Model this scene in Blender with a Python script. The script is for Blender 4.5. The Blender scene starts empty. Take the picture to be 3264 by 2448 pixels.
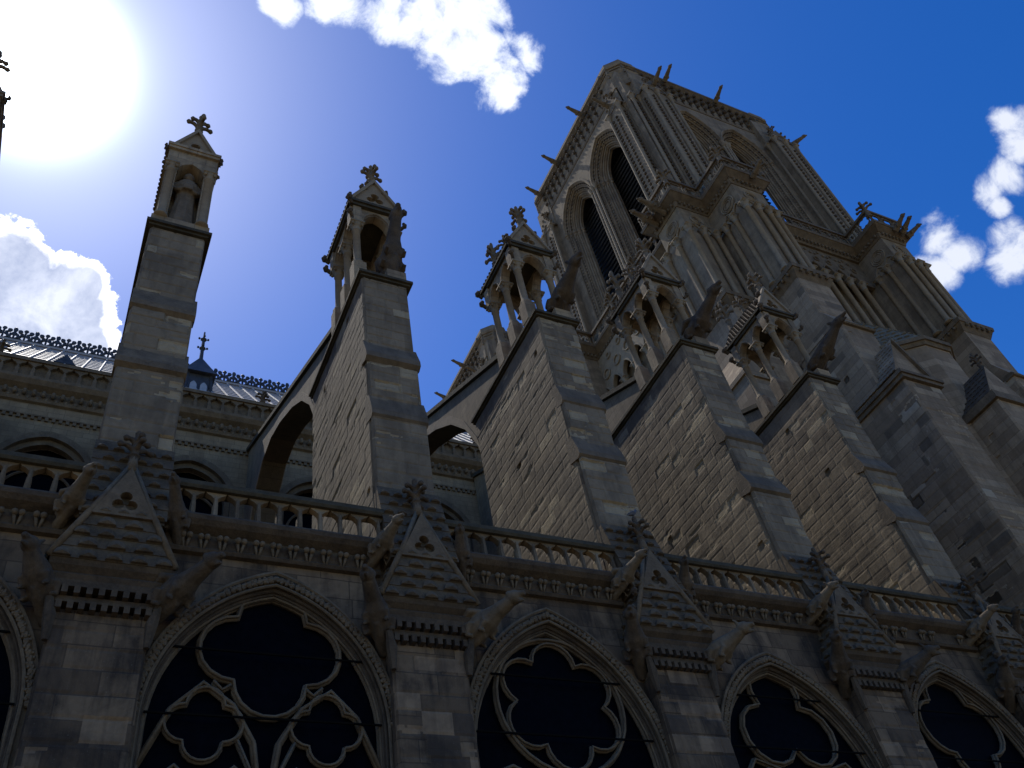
import bpy, bmesh, math, random
import numpy as np
from mathutils import Matrix, Vector
random.seed(7)
S = bpy.context.scene
COL = S.collection
PI = math.pi

# ------------------------------------------------------------------ camera, sky, sun, exposure
cam = bpy.data.cameras.new("camera"); camo = bpy.data.objects.new("camera", cam); COL.objects.link(camo)
Rm = ((0.89912305, -0.40996609, -0.15331519), (-0.20373586, -0.70202063, 0.68239193), (-0.38738797, -0.58231851, -0.71472772))
m = Matrix(Rm).transposed().to_4x4(); m.translation = (0, 0, 1.6)
camo.matrix_world = m
cam.sensor_fit = 'HORIZONTAL'; cam.sensor_width = 36; cam.lens = 36 * 2843.0 / 3264
cam.clip_end = 5000; cam.clip_start = .1
S.camera = camo
S.render.resolution_x = 1024; S.render.resolution_y = 768
S.view_settings.view_transform = 'Standard'; S.view_settings.look = 'None'
S.view_settings.exposure = 0.22; S.view_settings.gamma = 1

def pxdir(x, y):
    v = Vector((x - 1632, -(y - 1224), -2843.0)); v.normalize()
    return (m.to_3x3() @ v).normalized()
SUN = pxdir(110, 195)
sun = bpy.data.lights.new("sun", 'SUN'); sun.energy = 2.1; sun.angle = math.radians(.53); sun.color = (1, .94, .84)
suno = bpy.data.objects.new("sun", sun); COL.objects.link(suno)
suno.rotation_euler = SUN.to_track_quat('Z', 'Y').to_euler(); suno.location = (-10, 20, 90)
SEL = math.asin(SUN.z); SAZ = math.atan2(SUN.x, SUN.y)

W = bpy.data.worlds.new("World"); S.world = W; W.use_nodes = True
nt = W.node_tree; nt.nodes.clear()
class NT:
    def __init__(s, nt): s.nt = nt
    def n(s, t, **k):
        o = s.nt.nodes.new(t)
        for a, b in k.items():
            if a.startswith('i_'):
                o.inputs[int(a[2:])].default_value = b
            else: setattr(o, a, b)
        return o
    def l(s, a, b): s.nt.links.new(a, b)
    def v(s, op, a, b=None, c=None, clamp=False):
        o = s.nt.nodes.new('ShaderNodeMath'); o.operation = op; o.use_clamp = clamp
        for i, x in enumerate((a, b, c)):
            if x is None: continue
            if isinstance(x, (int, float)): o.inputs[i].default_value = x
            else: s.l(x, o.inputs[i])
        return o.outputs[0]
    def vec(s, op, a, b=None):
        o = s.nt.nodes.new('ShaderNodeVectorMath'); o.operation = op
        for i, x in enumerate((a, b)):
            if x is None: continue
            if isinstance(x, (tuple, list, Vector)): o.inputs[i].default_value = tuple(x)
            else: s.l(x, o.inputs[i])
        return o
    def mix(s, f, a, b, bt='MIX'):
        o = s.nt.nodes.new('ShaderNodeMix'); o.data_type = 'RGBA'; o.blend_type = bt
        for i, x in ((0, f), (6, a), (7, b)):
            if isinstance(x, (int, float)): o.inputs[i].default_value = x
            elif isinstance(x, tuple): o.inputs[i].default_value = x if len(x) == 4 else x + (1,)
            else: s.l(x, o.inputs[i])
        return o.outputs[2]
    def mr(s, x, a, b, c=0., d=1., smooth=False):
        o = s.nt.nodes.new('ShaderNodeMapRange'); o.clamp = True
        if smooth: o.interpolation_type = 'SMOOTHSTEP'
        s.l(x, o.inputs[0])
        for i, q in enumerate((a, b, c, d)): o.inputs[i + 1].default_value = q
        return o.outputs[0]
w = NT(nt)
tc = w.n('ShaderNodeTexCoord'); D_ = w.vec('NORMALIZE', tc.outputs['Generated']).outputs[0]
sky = w.n('ShaderNodeTexSky', sky_type='NISHITA', sun_disc=False, sun_elevation=SEL, sun_rotation=SAZ, altitude=0, air_density=1.0, dust_density=.3, ozone_density=4.0)
hsv = w.n('ShaderNodeHueSaturation'); hsv.inputs['Saturation'].default_value = 1.37; hsv.inputs['Value'].default_value = 1.0; hsv.inputs['Hue'].default_value = .515
w.l(sky.outputs[0], hsv.inputs['Color'])
SKYK = .128
skyc = w.vec('SCALE', hsv.outputs[0]); skyc.inputs[3].default_value = SKYK; skyc = skyc.outputs[0]
# aureole round the sun
dt = w.vec('DOT_PRODUCT', D_, SUN).outputs['Value']
th = w.v('MULTIPLY', w.v('ARCCOSINE', w.v('MINIMUM', dt, .99999)), 180 / PI)
g1 = w.v('MULTIPLY', w.v('EXPONENT', w.v('MULTIPLY', w.v('POWER', w.v('DIVIDE', th, 2.75), 2.0), -1)), 9.)
g2 = w.v('MULTIPLY', w.v('EXPONENT', w.v('DIVIDE', th, -5.0)), .6)
g3 = w.v('MULTIPLY', w.v('EXPONENT', w.v('DIVIDE', th, -15.)), .09)
glow = w.mix(1., (1, 1, 1), (.82, .93, 1.), 'MULTIPLY')
gs = w.vec('SCALE', glow); w.l(w.v('ADD', g1, w.v('ADD', g2, g3)), gs.inputs[3])
# clouds by direction
wn = w.n('ShaderNodeTexNoise'); wn.inputs['Scale'].default_value = 7; wn.inputs['Detail'].default_value = 5; w.l(D_, wn.inputs['Vector'])
wv = w.vec('SCALE', w.vec('SUBTRACT', wn.outputs['Color'], (.5, .5, .5)).outputs[0]); wv.inputs[3].default_value = .085
DW = w.vec('NORMALIZE', w.vec('ADD', D_, wv.outputs[0]).outputs[0]).outputs[0]
def cloudmask(blobs, nscale, k, seed, th0, th1, rs=1.2):
    acc = None
    for (x, y, r) in blobs:
        c = pxdir(x, y); a = math.atan(r / 2843.0) * rs
        dd = w.vec('DOT_PRODUCT', DW, c).outputs['Value']
        f = w.mr(dd, math.cos(a), 1.0, 0, 1)
        acc = f if acc is None else w.v('MAXIMUM', acc, f)
    no = w.n('ShaderNodeTexNoise', noise_dimensions='4D'); w.l(D_, no.inputs['Vector'])
    no.inputs['W'].default_value = seed; no.inputs['Scale'].default_value = nscale; no.inputs['Detail'].default_value = 10; no.inputs['Roughness'].default_value = .64
    no.inputs['Distortion'].default_value = .35
    s_ = w.v('ADD', acc, w.v('MULTIPLY', w.v('SUBTRACT', no.outputs[0], .5), k))
    return w.v('MULTIPLY', w.mr(s_, th0, th1, 0, 1, True), w.mr(acc, .02, .15)), no.outputs[0], s_
top = [(900, 0, 70), (1080, 20, 110), (1230, 30, 110), (1330, 70, 110), (1420, 130, 120), (1480, 210, 120), (1560, 240, 130), (1580, 320, 100), (1610, 380, 60), (1500, 100, 130), (1620, 60, 90), (1690, 190, 70), (1560, 0, 130), (1420, 20, 110)]
m1, n1, s1 = cloudmask(top, 20, 2.6, 1.3, .40, .95, 1.12)
rightc = [(3030, 740, 90), (3010, 850, 95), (3080, 800, 90), (2990, 900, 50), (3240, 760, 80), (3220, 860, 80), (3264, 800, 100), (3240, 390, 80), (3264, 460, 70), (3170, 610, 60), (3240, 560, 80), (3200, 660, 50)]
m2, n2, s2 = cloudmask(rightc, 24, 2.4, 4.1, .34, 1.1, .95)
leftc = [(-60, 960, 230), (50, 860, 120), (120, 960, 150), (190, 1000, 130), (275, 930, 60), (285, 1010, 70), (290, 1090, 80), (100, 1120, 260), (-200, 1000, 300)]
m3, n3, s3 = cloudmask(leftc, 17, 1.6, 7.7, .26, .33, 1.32)
white = (.93, .95, 1.0)
c1 = w.mix(w.mr(s1, .45, 1.3), (.55, .66, .92), (1.12, 1.12, 1.14))
c2 = w.mix(w.mr(s2, .4, 1.1), (.38, .48, .74), (.78, .82, .92))
c3 = w.mix(w.mr(s3, .38, .62), (1.5, 1.5, 1.6), w.mix(w.mr(n3, .32, .62), (.36, .43, .64), (.80, .85, 1.0)))
col = w.vec('ADD', skyc, gs.outputs[0]).outputs[0]
col = w.mix(w.v('MULTIPLY', m1, .96), col, c1)
col = w.mix(w.v('MULTIPLY', m2, .92), col, c2)
col = w.mix(m3, col, c3)
bg = w.n('ShaderNodeBackground'); w.l(col, bg.inputs[0]); bg.inputs[1].default_value = 1.0
wo = w.n('ShaderNodeOutputWorld'); w.l(bg.outputs[0], wo.inputs[0])

# ------------------------------------------------------------------ materials
MATS = {}
def newmat(name):
    mt = bpy.data.materials.new(name); mt.use_nodes = True; mt.node_tree.nodes.clear(); MATS[name] = mt
    t = NT(mt.node_tree); o = t.n('ShaderNodeOutputMaterial'); b = t.n('ShaderNodeBsdfPrincipled'); t.l(b.outputs[0], o.inputs[0])
    return mt, t, b
def warm(c): return (c[0] * 1.05, c[1] * .97, c[2] * .82)
def noise(t, vec, sc, det=5, rough=.55, dist=0.):
    n = t.n('ShaderNodeTexNoise'); n.inputs['Scale'].default_value = sc; n.inputs['Detail'].default_value = det
    n.inputs['Roughness'].default_value = rough; n.inputs['Distortion'].default_value = dist; t.l(vec, n.inputs['Vector']); return n.outputs[0]
def stone(name, A, B, dark, soot=.5, bw=.75, bh=.33, joints=.8, bump=.5, var=.5, offz=0., rough=.92, patch=0.):
    A, B, dark = warm(A), warm(B), warm(dark); mt, t, b = newmat(name)
    g = t.n('ShaderNodeNewGeometry'); P = g.outputs['Position']
    sp = t.n('ShaderNodeSeparateXYZ'); t.l(P, sp.inputs[0]); sn = t.n('ShaderNodeSeparateXYZ'); t.l(g.outputs['True Normal'], sn.inputs[0])
    f = t.v('GREATER_THAN', t.v('ABSOLUTE', sn.outputs[0]), t.v('ABSOLUTE', sn.outputs[1]))
    u = t.v('ADD', t.v('MULTIPLY', sp.outputs[0], t.v('SUBTRACT', 1., f)), t.v('MULTIPLY', sp.outputs[1], f))
    wob = t.v('MULTIPLY', noise(t, P, .8, 2), .05)
    cb = t.n('ShaderNodeCombineXYZ'); t.l(t.v('ADD', u, wob), cb.inputs[0]); t.l(t.v('ADD', t.v('ADD', sp.outputs[2], wob), offz), cb.inputs[1])
    br = t.n('ShaderNodeTexBrick'); t.l(cb.outputs[0], br.inputs['Vector'])
    br.inputs['Scale'].default_value = 1; br.inputs['Mortar Size'].default_value = .012; br.inputs['Mortar Smooth'].default_value = .3
    br.inputs['Brick Width'].default_value = bw; br.inputs['Row Height'].default_value = bh; br.inputs['Bias'].default_value = 0
    br.inputs['Color1'].default_value = (0, 0, 0, 1); br.inputs['Color2'].default_value = (1, 1, 1, 1); br.inputs['Mortar'].default_value = (.5, .5, .5, 1)
    br.offset = .45; br.squash = 1.15; br.squash_frequency = 3
    rb = t.v('ADD', t.v('MULTIPLY', t.v('SUBTRACT', br.outputs[0], .5), var), .5)
    base = t.mix(rb, A + (1,), B + (1,))
    n1 = noise(t, P, .9, 8, .65, .4); n2 = noise(t, P, 9, 6, .7)
    mp = t.n('ShaderNodeMapping'); mp.inputs['Scale'].default_value = (2.2, 2.2, .28); t.l(P, mp.inputs[0])
    n3 = noise(t, mp.outputs[0], 1.2, 7, .65, .3)
    n4 = noise(t, P, 38, 4, .7)
    base = t.mix(t.mr(n2, .3, .75, 0, .55), base, t.mix(1., base, (.62, .58, .52), 'MULTIPLY'))
    s_ = t.v('MULTIPLY', t.mr(t.v('ADD', t.v('MULTIPLY', n1, .6), t.v('MULTIPLY', n3, .5)), .50, .63), soot)
    base = t.mix(s_, base, dark + (1,))
    if patch:
        pm = t.mr(noise(t, P, .55, 6, .75, .8), .60, .66, 0, patch)
        base = t.mix(pm, base, (A[0] * 1.35, A[1] * 1.30, A[2] * 1.2, 1))
    base = t.mix(t.mr(n4, .62, .8, 0, .35), base, (.42, .41, .36, 1))
    base = t.mix(t.v('MULTIPLY', br.outputs[1], joints), base, (dark[0] * .7, dark[1] * .7, dark[2] * .7, 1))
    t.l(base, b.inputs['Base Color']); b.inputs['Roughness'].default_value = rough
    h = t.v('ADD', t.v('MULTIPLY', n2, .35), t.v('ADD', t.v('MULTIPLY', n4, .12), t.v('ADD', t.v('MULTIPLY', n1, .3), t.v('MULTIPLY', br.outputs[1], -.55))))
    bp = t.n('ShaderNodeBump'); bp.inputs['Strength'].default_value = bump; bp.inputs['Distance'].default_value = .06; t.l(h, bp.inputs['Height']); t.l(bp.outputs[0], b.inputs['Normal'])
    return mt
def plain(name, A, B, sc=3., rough=.8, bump=.3, metal=0., spec=.5):
    if rough > .85: A, B = warm(A), warm(B)
    mt, t, b = newmat(name); g = t.n('ShaderNodeNewGeometry'); P = g.outputs['Position']
    n1 = noise(t, P, sc, 8, .65, .3); n2 = noise(t, P, sc * 7, 5, .7)
    c = t.mix(t.mr(t.v('ADD', t.v('MULTIPLY', n1, .65), t.v('MULTIPLY', n2, .35)), .35, .66), A + (1,), B + (1,))
    t.l(c, b.inputs['Base Color']); b.inputs['Roughness'].default_value = rough; b.inputs['Metallic'].default_value = metal
    b.inputs['Specular IOR Level'].default_value = spec
    if bump:
        bp = t.n('ShaderNodeBump'); bp.inputs['Strength'].default_value = bump; bp.inputs['Distance'].default_value = .04
        t.l(t.v('ADD', t.v('MULTIPLY', n1, .5), n2), bp.inputs['Height']); t.l(bp.outputs[0], b.inputs['Normal'])
    return mt
st_old = stone('old_limestone', (.32, .255, .17), (.42, .345, .24), (.11, .086, .058), soot=.65, var=.9, joints=0.35, bump=.55, patch=.0)
st_face = stone('weathered_ashlar', (.20, .165, .115), (.30, .25, .18), (.085, .068, .048), soot=.6, var=.5, bw=2.1, bh=.99, joints=.0, bump=.5)
st_fresh = stone('broken_cream_stone', (.34, .29, .20), (.46, .40, .29), (.16, .13, .09), soot=.35, var=.3, joints=0, bump=1.0)
st_dark = stone('blackened_ashlar', (.14, .115, .083), (.22, .18, .13), (.07, .057, .04), soot=.7, var=.3, joints=0, bump=.5)
st_tow = stone('tower_limestone', (.25, .20, .135), (.32, .26, .18), (.11, .085, .056), soot=.6, var=.9, joints=.25, bump=.35, bw=.9, bh=.42)
st_pale = stone('pale_ashlar', (.27, .21, .145), (.39, .315, .225), (.13, .10, .066), soot=.5, var=1.4, bw=1.5, bh=.42, joints=.45, bump=.25)
st_low = stone('sooty_ashlar', (.11, .078, .048), (.25, .185, .12), (.026, .019, .013), soot=.85, var=1.0, bw=1.0, bh=.40, joints=.5, bump=.45, patch=.6)
st_low_l = stone('replaced_ashlar', (.22, .16, .105), (.34, .26, .175), (.07, .05, .035), soot=.7, var=.4, joints=0, bump=.3)
st_low_d = stone('soot_black_ashlar', (.07, .052, .036), (.12, .09, .063), (.018, .014, .010), soot=.6, var=.4, joints=0, bump=.4)
st_clere = stone('clerestory_stone', (.24, .195, .13), (.32, .265, .18), (.12, .095, .065), soot=.5, var=.7, bw=.6, bh=.27, joints=.5, bump=.25)
ALT = {'weathered_ashlar': (st_fresh, st_dark), 'sooty_ashlar': (st_low_l, st_low_d), 'pale_ashlar': (stone('pale_replaced_ashlar', (.40, .35, .27), (.48, .42, .33), (.25, .21, .16), soot=.3, var=.3, joints=0, bump=.2), stone('brown_ashlar', (.15, .12, .085), (.22, .18, .13), (.09, .07, .05), soot=.5, var=.4, joints=0, bump=.2))}
carve = plain('carved_stone', (.085, .066, .043), (.22, .175, .118), 2.2, .92, .5)
carve_d = plain('sooty_carved_stone', (.042, .032, .022), (.135, .104, .07), 2.6, .93, .6)
carve_l = plain('clean_carved_stone', (.20, .16, .11), (.32, .265, .185), 2.4, .9, .35)
copm = plain('mossy_coping', (.03, .027, .016), (.10, .085, .053), 2., .95, .5)
scale_m = plain('scale_stone', (.05, .039, .026), (.17, .135, .09), 2.8, .93, .6)
lead = plain('lead_roof', (.33, .30, .26), (.45, .41, .36), 1.2, .58, .03, .0, .4)
leadd = plain('dark_lead', (.03, .032, .034), (.09, .092, .095), 3., .55, .2, .3)
iron = plain('iron', (.004, .004, .004), (.010, .009, .008), 5., .9, .0, 0., .05)
louv = plain('louvre_slate', (.025, .027, .032), (.075, .078, .085), 2., .7, .2)
roofst = plain('mossy_roof_slab', (.10, .092, .068), (.24, .215, .16), 3., .9, .6)
feather = plain('grey_feather', (.05, .055, .065), (.14, .15, .17), 14, .7, .1)
mt, t, b = newmat('dark_leaded_glass'); g = t.n('ShaderNodeNewGeometry')
vo = t.n('ShaderNodeTexVoronoi'); vo.inputs['Scale'].default_value = 7; t.l(g.outputs['Position'], vo.inputs['Vector'])
t.l(t.mix(vo.outputs['Distance'], (.0015, .0018, .0035, 1), (.003, .0035, .0065, 1)), b.inputs['Base Color'])
b.inputs['Roughness'].default_value = .6; b.inputs['Specular IOR Level'].default_value = .03
glass = mt
ground_m = plain('paving', (.19, .15, .10), (.25, .20, .135), 1.3, .9, .2)

# ------------------------------------------------------------------ mesh helpers
class M:
    def __init__(s): s.v = []; s.f = []; s.mi = {}
    def add(s, V, F):
        k = len(s.v); s.v += [tuple(map(float, p)) for p in V]; s.f += [tuple(i + k for i in q) for q in F]; return s
    def box(s, x0, x1, y0, y1, z0, z1):
        return s.add([(x0, y0, z0), (x1, y0, z0), (x1, y1, z0), (x0, y1, z0), (x0, y0, z1), (x1, y0, z1), (x1, y1, z1), (x0, y1, z1)],
                     [(0, 3, 2, 1), (4, 5, 6, 7), (0, 1, 5, 4), (1, 2, 6, 5), (2, 3, 7, 6), (3, 0, 4, 7)])
    def hexa(s, lo, hi):   # two quads of 4 points
        return s.add(list(lo) + list(hi), [(0, 3, 2, 1), (4, 5, 6, 7), (0, 1, 5, 4), (1, 2, 6, 5), (2, 3, 7, 6), (3, 0, 4, 7)])
    def prism(s, poly, ax, a, b):   # poly in plane normal to ax ('x': (y,z), 'y': (x,z), 'z': (x,y))
        def mk(p, c): return {'x': (c, p[0], p[1]), 'y': (p[0], c, p[1]), 'z': (p[0], p[1], c)}[ax]
        n = len(poly); V = [mk(p, a) for p in poly] + [mk(p, b) for p in poly]
        F = [tuple(range(n))[::-1], tuple(range(n, 2 * n))] + [(i, (i + 1) % n, n + (i + 1) % n, n + i) for i in range(n)]
        return s.add(V, F)
    def holed(s, outer, hole, ax, a, b):
        # panel with one hole: strips between outer and hole resampled polylines (both CCW) -> annular quads
        def mk(p, c): return {'x': (c, p[0], p[1]), 'y': (p[0], c, p[1]), 'z': (p[0], p[1], c)}[ax]
        hc = np.mean(hole, 0)
        def hit(pt):
            d = np.array(pt) - hc; best = None
            for i in range(len(outer)):
                p = np.array(outer[i]) - hc; q = np.array(outer[(i + 1) % len(outer)]) - hc; e = q - p
                den = d[0] * e[1] - d[1] * e[0]
                if abs(den) < 1e-9: continue
                t = (p[0] * e[1] - p[1] * e[0]) / den; u = (p[0] * d[1] - p[1] * d[0]) / den
                if t > 0 and -1e-6 <= u <= 1 + 1e-6 and (best is None or t < best): best = t
            return tuple(hc + d * (best or 1))
        H = [tuple(h) for h in hole]
        # insert rays to the outer corners
        angs = [math.atan2(h[1] - hc[1], h[0] - hc[0]) for h in H]
        rows = [(a_, h, hit(h)) for a_, h in zip(angs, H)]
        rows.sort(key=lambda r: r[0])
        for o in outer:
            ao = math.atan2(o[1] - hc[1], o[0] - hc[0])
            k = min(range(len(rows)), key=lambda i: abs(rows[i][0] - ao)); rows[k] = (rows[k][0], rows[k][1], tuple(o))
        n = len(rows); V = []
        for c in (a, b):
            V += [mk(r[1], c) for r in rows] + [mk(r[2], c) for r in rows]
        F = []
        for i in range(n):
            j = (i + 1) % n
            F += [(i, n + i, n + j, j), (2 * n + i, 2 * n + j, 3 * n + j, 3 * n + i), (i, j, 2 * n + j, 2 * n + i), (n + i, 3 * n + i, 3 * n + j, n + j)]
        return s.add(V, F)
    def lathe(s, prof, cx, cy, n=10):   # prof (r,z)
        V = []; F = []
        for r, z in prof:
            for k in range(n): V.append((cx + r * math.cos(2 * PI * k / n), cy + r * math.sin(2 * PI * k / n), z))
        for i in range(len(prof) - 1):
            for k in range(n): F.append((i * n + k, i * n + (k + 1) % n, (i + 1) * n + (k + 1) % n, (i + 1) * n + k))
        F.append(tuple(range(n))[::-1]); F.append(tuple(range((len(prof) - 1) * n, len(prof) * n)))
        return s.add(V, F)
    def blob(s, c, r, n=6, k=4, rot=None):
        V = []; F = []
        for i in range(k + 1):
            ph = PI * i / k
            for j in range(n):
                p = Vector((math.sin(ph) * math.cos(2 * PI * j / n) * r[0], math.sin(ph) * math.sin(2 * PI * j / n) * r[1], math.cos(ph) * r[2]))
                if rot: p = rot @ p
                V.append((c[0] + p.x, c[1] + p.y, c[2] + p.z))
        for i in range(k):
            for j in range(n): F.append((i * n + j, (i + 1) * n + j, (i + 1) * n + (j + 1) % n, i * n + (j + 1) % n))
        return s.add(V, F)
    def tube(s, pts, rad, n=6, closed=False):
        pts = [Vector(p) for p in pts]; N = len(pts)
        if not hasattr(rad, '__len__'): rad = [rad] * N
        V = []; F = []; up = None
        for i, p in enumerate(pts):
            if closed: tg = (pts[(i + 1) % N] - pts[i - 1])
            else: tg = pts[min(i + 1, N - 1)] - pts[max(i - 1, 0)]
            tg.normalize()
            if up is None: up = tg.orthogonal()
            up = (up - tg * up.dot(tg)); up.normalize(); bi = tg.cross(up)
            for k in range(n):
                a = 2 * PI * k / n; q = p + (up * math.cos(a) + bi * math.sin(a)) * rad[i]; V.append(tuple(q))
        for i in range(N if closed else N - 1):
            j = (i + 1) % N
            for k in range(n): F.append((i * n + k, i * n + (k + 1) % n, j * n + (k + 1) % n, j * n + k))
        if not closed: F.append(tuple(range(n))[::-1]); F.append(tuple(range((N - 1) * n, N * n)))
        return s.add(V, F)
    def strip(s, pa, pb, da, db):
        """solid band between polylines pa (inner) and pb (outer) from depth points: each list of 3d pts; da, db same for back"""
        n = len(pa); V = list(pa) + list(pb) + list(da) + list(db); F = []
        for i in range(n - 1):
            a, b_, c, d = i, n + i, 2 * n + i, 3 * n + i
            F += [(a, a + 1, b_ + 1, b_), (c, d, d + 1, c + 1), (a, c, c + 1, a + 1), (b_, b_ + 1, d + 1, d)]
        F += [(0, n, 3 * n, 2 * n), (n - 1, 3 * n - 1, 4 * n - 1, 2 * n - 1)]
        return s.add(V, F)
    def grid(s, P, mm=None):   # P[i][j] arrays
        P = np.asarray(P); a, b = P.shape[:2]; k = len(s.v); s.v += [tuple(p) for p in P.reshape(-1, 3).tolist()]
        for i in range(a - 1):
            for j in range(b - 1):
                if mm is not None and mm[i, j]: s.mi[len(s.f)] = int(mm[i, j])
                s.f.append((k + i * b + j, k + (i + 1) * b + j, k + (i + 1) * b + j + 1, k + i * b + j + 1))
        return s
    def shift(s, d): s.v = [(x + d[0], y + d[1], z + d[2]) for x, y, z in s.v]; return s
    def mesh(s, name, mat, org=(0, 0, 0), smooth=False):
        me = bpy.data.meshes.new(name); me.from_pydata([(x - org[0], y - org[1], z - org[2]) for x, y, z in s.v], [], s.f); me.validate()
        bm = bmesh.new(); bm.from_mesh(me); bmesh.ops.recalc_face_normals(bm, faces=bm.faces); bm.to_mesh(me); bm.free()
        me.materials.append(mat)
        if s.mi and mat.name in ALT:
            for q in ALT[mat.name]: me.materials.append(q)
            if len(me.polygons) == len(s.f):
                for k_, q in s.mi.items(): me.polygons[k_].material_index = q
        if smooth: me.shade_smooth()
        return me

def tag(o, label, cat, group=None, kind=None):
    if label: o['label'] = label
    if cat: o['category'] = cat
    if group: o['group'] = group
    if kind: o['kind'] = kind
    return o
def root(name, loc, label, cat, group=None):
    o = bpy.data.objects.new(name, None); COL.objects.link(o); o.location = loc; o.empty_display_size = .3
    tag(o, label, cat, group); o['_w'] = 0; del o['_w']; ORG[o.name] = Vector(loc); return o
ORG = {}
def put(mb, name, mat, parent, smooth=False, label=None):
    """link a builder's mesh (in world coordinates) as a part"""
    org = ORG[parent.name] if parent else Vector((0, 0, 0))
    me = mb.mesh(name, mat, org, smooth); o = bpy.data.objects.new(name, me); COL.objects.link(o)
    if parent: o.parent = parent
    ORG[o.name] = org
    if label: o['label'] = label
    return o
def place(me, name, loc, parent, rot=None, sc=None, label=None):
    o = bpy.data.objects.new(name, me); COL.objects.link(o); org = ORG[parent.name] if parent else Vector((0, 0, 0))
    o.parent = parent; o.location = Vector(loc) - org
    if rot: o.rotation_euler = rot
    if sc: o.scale = sc
    ORG[o.name] = Vector(loc)
    if label: o['label'] = label
    return o
def fuse(mb, name, mat, vox, sm=3):
    me = mb.mesh(name, mat); o = bpy.data.objects.new(name, me); COL.objects.link(o)
    r = o.modifiers.new('r', 'REMESH'); r.mode = 'VOXEL'; r.voxel_size = vox
    if sm: q = o.modifiers.new('s', 'SMOOTH'); q.iterations = sm; q.factor = .5
    dg = bpy.context.evaluated_depsgraph_get(); out = bpy.data.meshes.new_from_object(o.evaluated_get(dg))
    bpy.data.objects.remove(o); bpy.data.meshes.remove(me); out.name = name
    out.materials.clear(); out.materials.append(mat); out.shade_smooth(); return out

def vnoise(u, v, sc, seed, octs=4, gain=.5):
    rs = np.random.RandomState(seed); T = rs.rand(256, 256); out = 0; amp = 1; tot = 0
    for o in range(octs):
        x = u * sc; y = v * sc; xi = np.floor(x).astype(int); yi = np.floor(y).astype(int); fx = x - xi; fy = y - yi
        fx = fx * fx * (3 - 2 * fx); fy = fy * fy * (3 - 2 * fy)
        a = T[xi % 256, yi % 256]; b_ = T[(xi + 1) % 256, yi % 256]; c = T[xi % 256, (yi + 1) % 256]; d = T[(xi + 1) % 256, (yi + 1) % 256]
        out = out + amp * ((a * (1 - fx) + b_ * fx) * (1 - fy) + (c * (1 - fx) + d * fx) * fy); tot += amp; amp *= gain; sc *= 2; u = u + 17.3; v = v + 5.1
    return out / tot

def panel(mb, P0, U, V, N, w_, h_, seed, res=.05, rowh=.33, bw=.7, amp=.015, erode=.0, edepth=.07, groove=.018, holes=0, rough=.006, z0=None, lightf=.05, darkf=.04):
    """ashlar wall face as relief: courses, joints, eroded blocks, put-log holes"""
    nu = max(3, int(w_ / res)); nv = max(3, int(h_ / res)); rs = np.random.RandomState(seed)
    u = np.linspace(0, w_, nu)[:, None] * np.ones((1, nv)); v = np.linspace(0, h_, nv)[None, :] * np.ones((nu, 1))
    off = 0 if z0 is None else z0 % rowh
    nr = int(h_ / rowh) + 3; rowb = np.concatenate([[0], np.cumsum(rowh * (0.85 + .3 * rs.rand(nr)))])
    ri = np.clip(np.searchsorted(rowb, v.ravel() + off, side='right').reshape(v.shape) - 1, 0, nr - 1)
    lo = rowb[ri]; hi = rowb[ri + 1]; vd = np.minimum(v + off - lo, hi - v - off)
    hgt = np.zeros_like(u); ud = np.full_like(u, 9.); mid = np.zeros(u.shape, int)
    for r in range(nr):
        mk = ri == r
        if not mk.any(): continue
        nb = int(w_ / bw) + 4; e = np.concatenate([[-rs.rand() * bw], np.zeros(nb)]); e = np.cumsum(np.concatenate([[-rs.rand() * bw], bw * (.6 + .8 * rs.rand(nb))]))
        bi = np.clip(np.searchsorted(e, u[mk], side='right') - 1, 0, nb - 1)
        bo = (rs.rand(nb + 1) - .5) * 2 * amp
        er = (rs.rand(nb + 1) < erode) * (.4 + .6 * rs.rand(nb + 1)) * edepth
        ud[mk] = np.minimum(u[mk] - e[bi], e[bi + 1] - u[mk])
        hgt[mk] = bo[bi] - er[bi]; rk = rs.rand(nb + 1); mid[mk] = np.where(er[bi] > 0, 1, np.where(rk[bi] < lightf, 1, np.where(rk[bi] > 1 - darkf, 2, 0)))
    big = vnoise(u, v, .55, seed + 1, 3)
    if erode > 0:
        e2 = np.clip((vnoise(u * .5, v * 2.0, 1.6, seed + 5, 4) - .66) * 8, 0, 1)
        hgt = hgt - e2 * edepth * .5
        deep = hgt < -edepth * .25
        hgt = hgt - deep * (vnoise(u, v, 7, seed + 9, 3) - .3) * edepth * .8; mid = np.where(deep & (mid != 2), 1, mid)
    hgt = hgt - groove * (np.minimum(vd, ud) < res * .55)
    hgt = hgt + (vnoise(u, v, 6, seed + 3, 4) - .5) * rough * 2 + (big - .5) * amp
    for k in range(holes):
        hu = .25 + rs.rand() * (w_ - .5); hv = .3 + rs.rand() * (h_ - .6); s_ = .065
        hgt = np.where((abs(u - hu) < s_ + res * .5) & (abs(v - hv) < s_ + res * .5), -.22, hgt)
    hgt[0, :] = hgt[-1, :] = -.09; hgt[:, 0] = hgt[:, -1] = -.09
    P0, U, V, N = map(np.array, (P0, U, V, N))
    P = P0 + u[..., None] * U + v[..., None] * V + hgt[..., None] * N
    mb.grid(P, mid)

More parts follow.
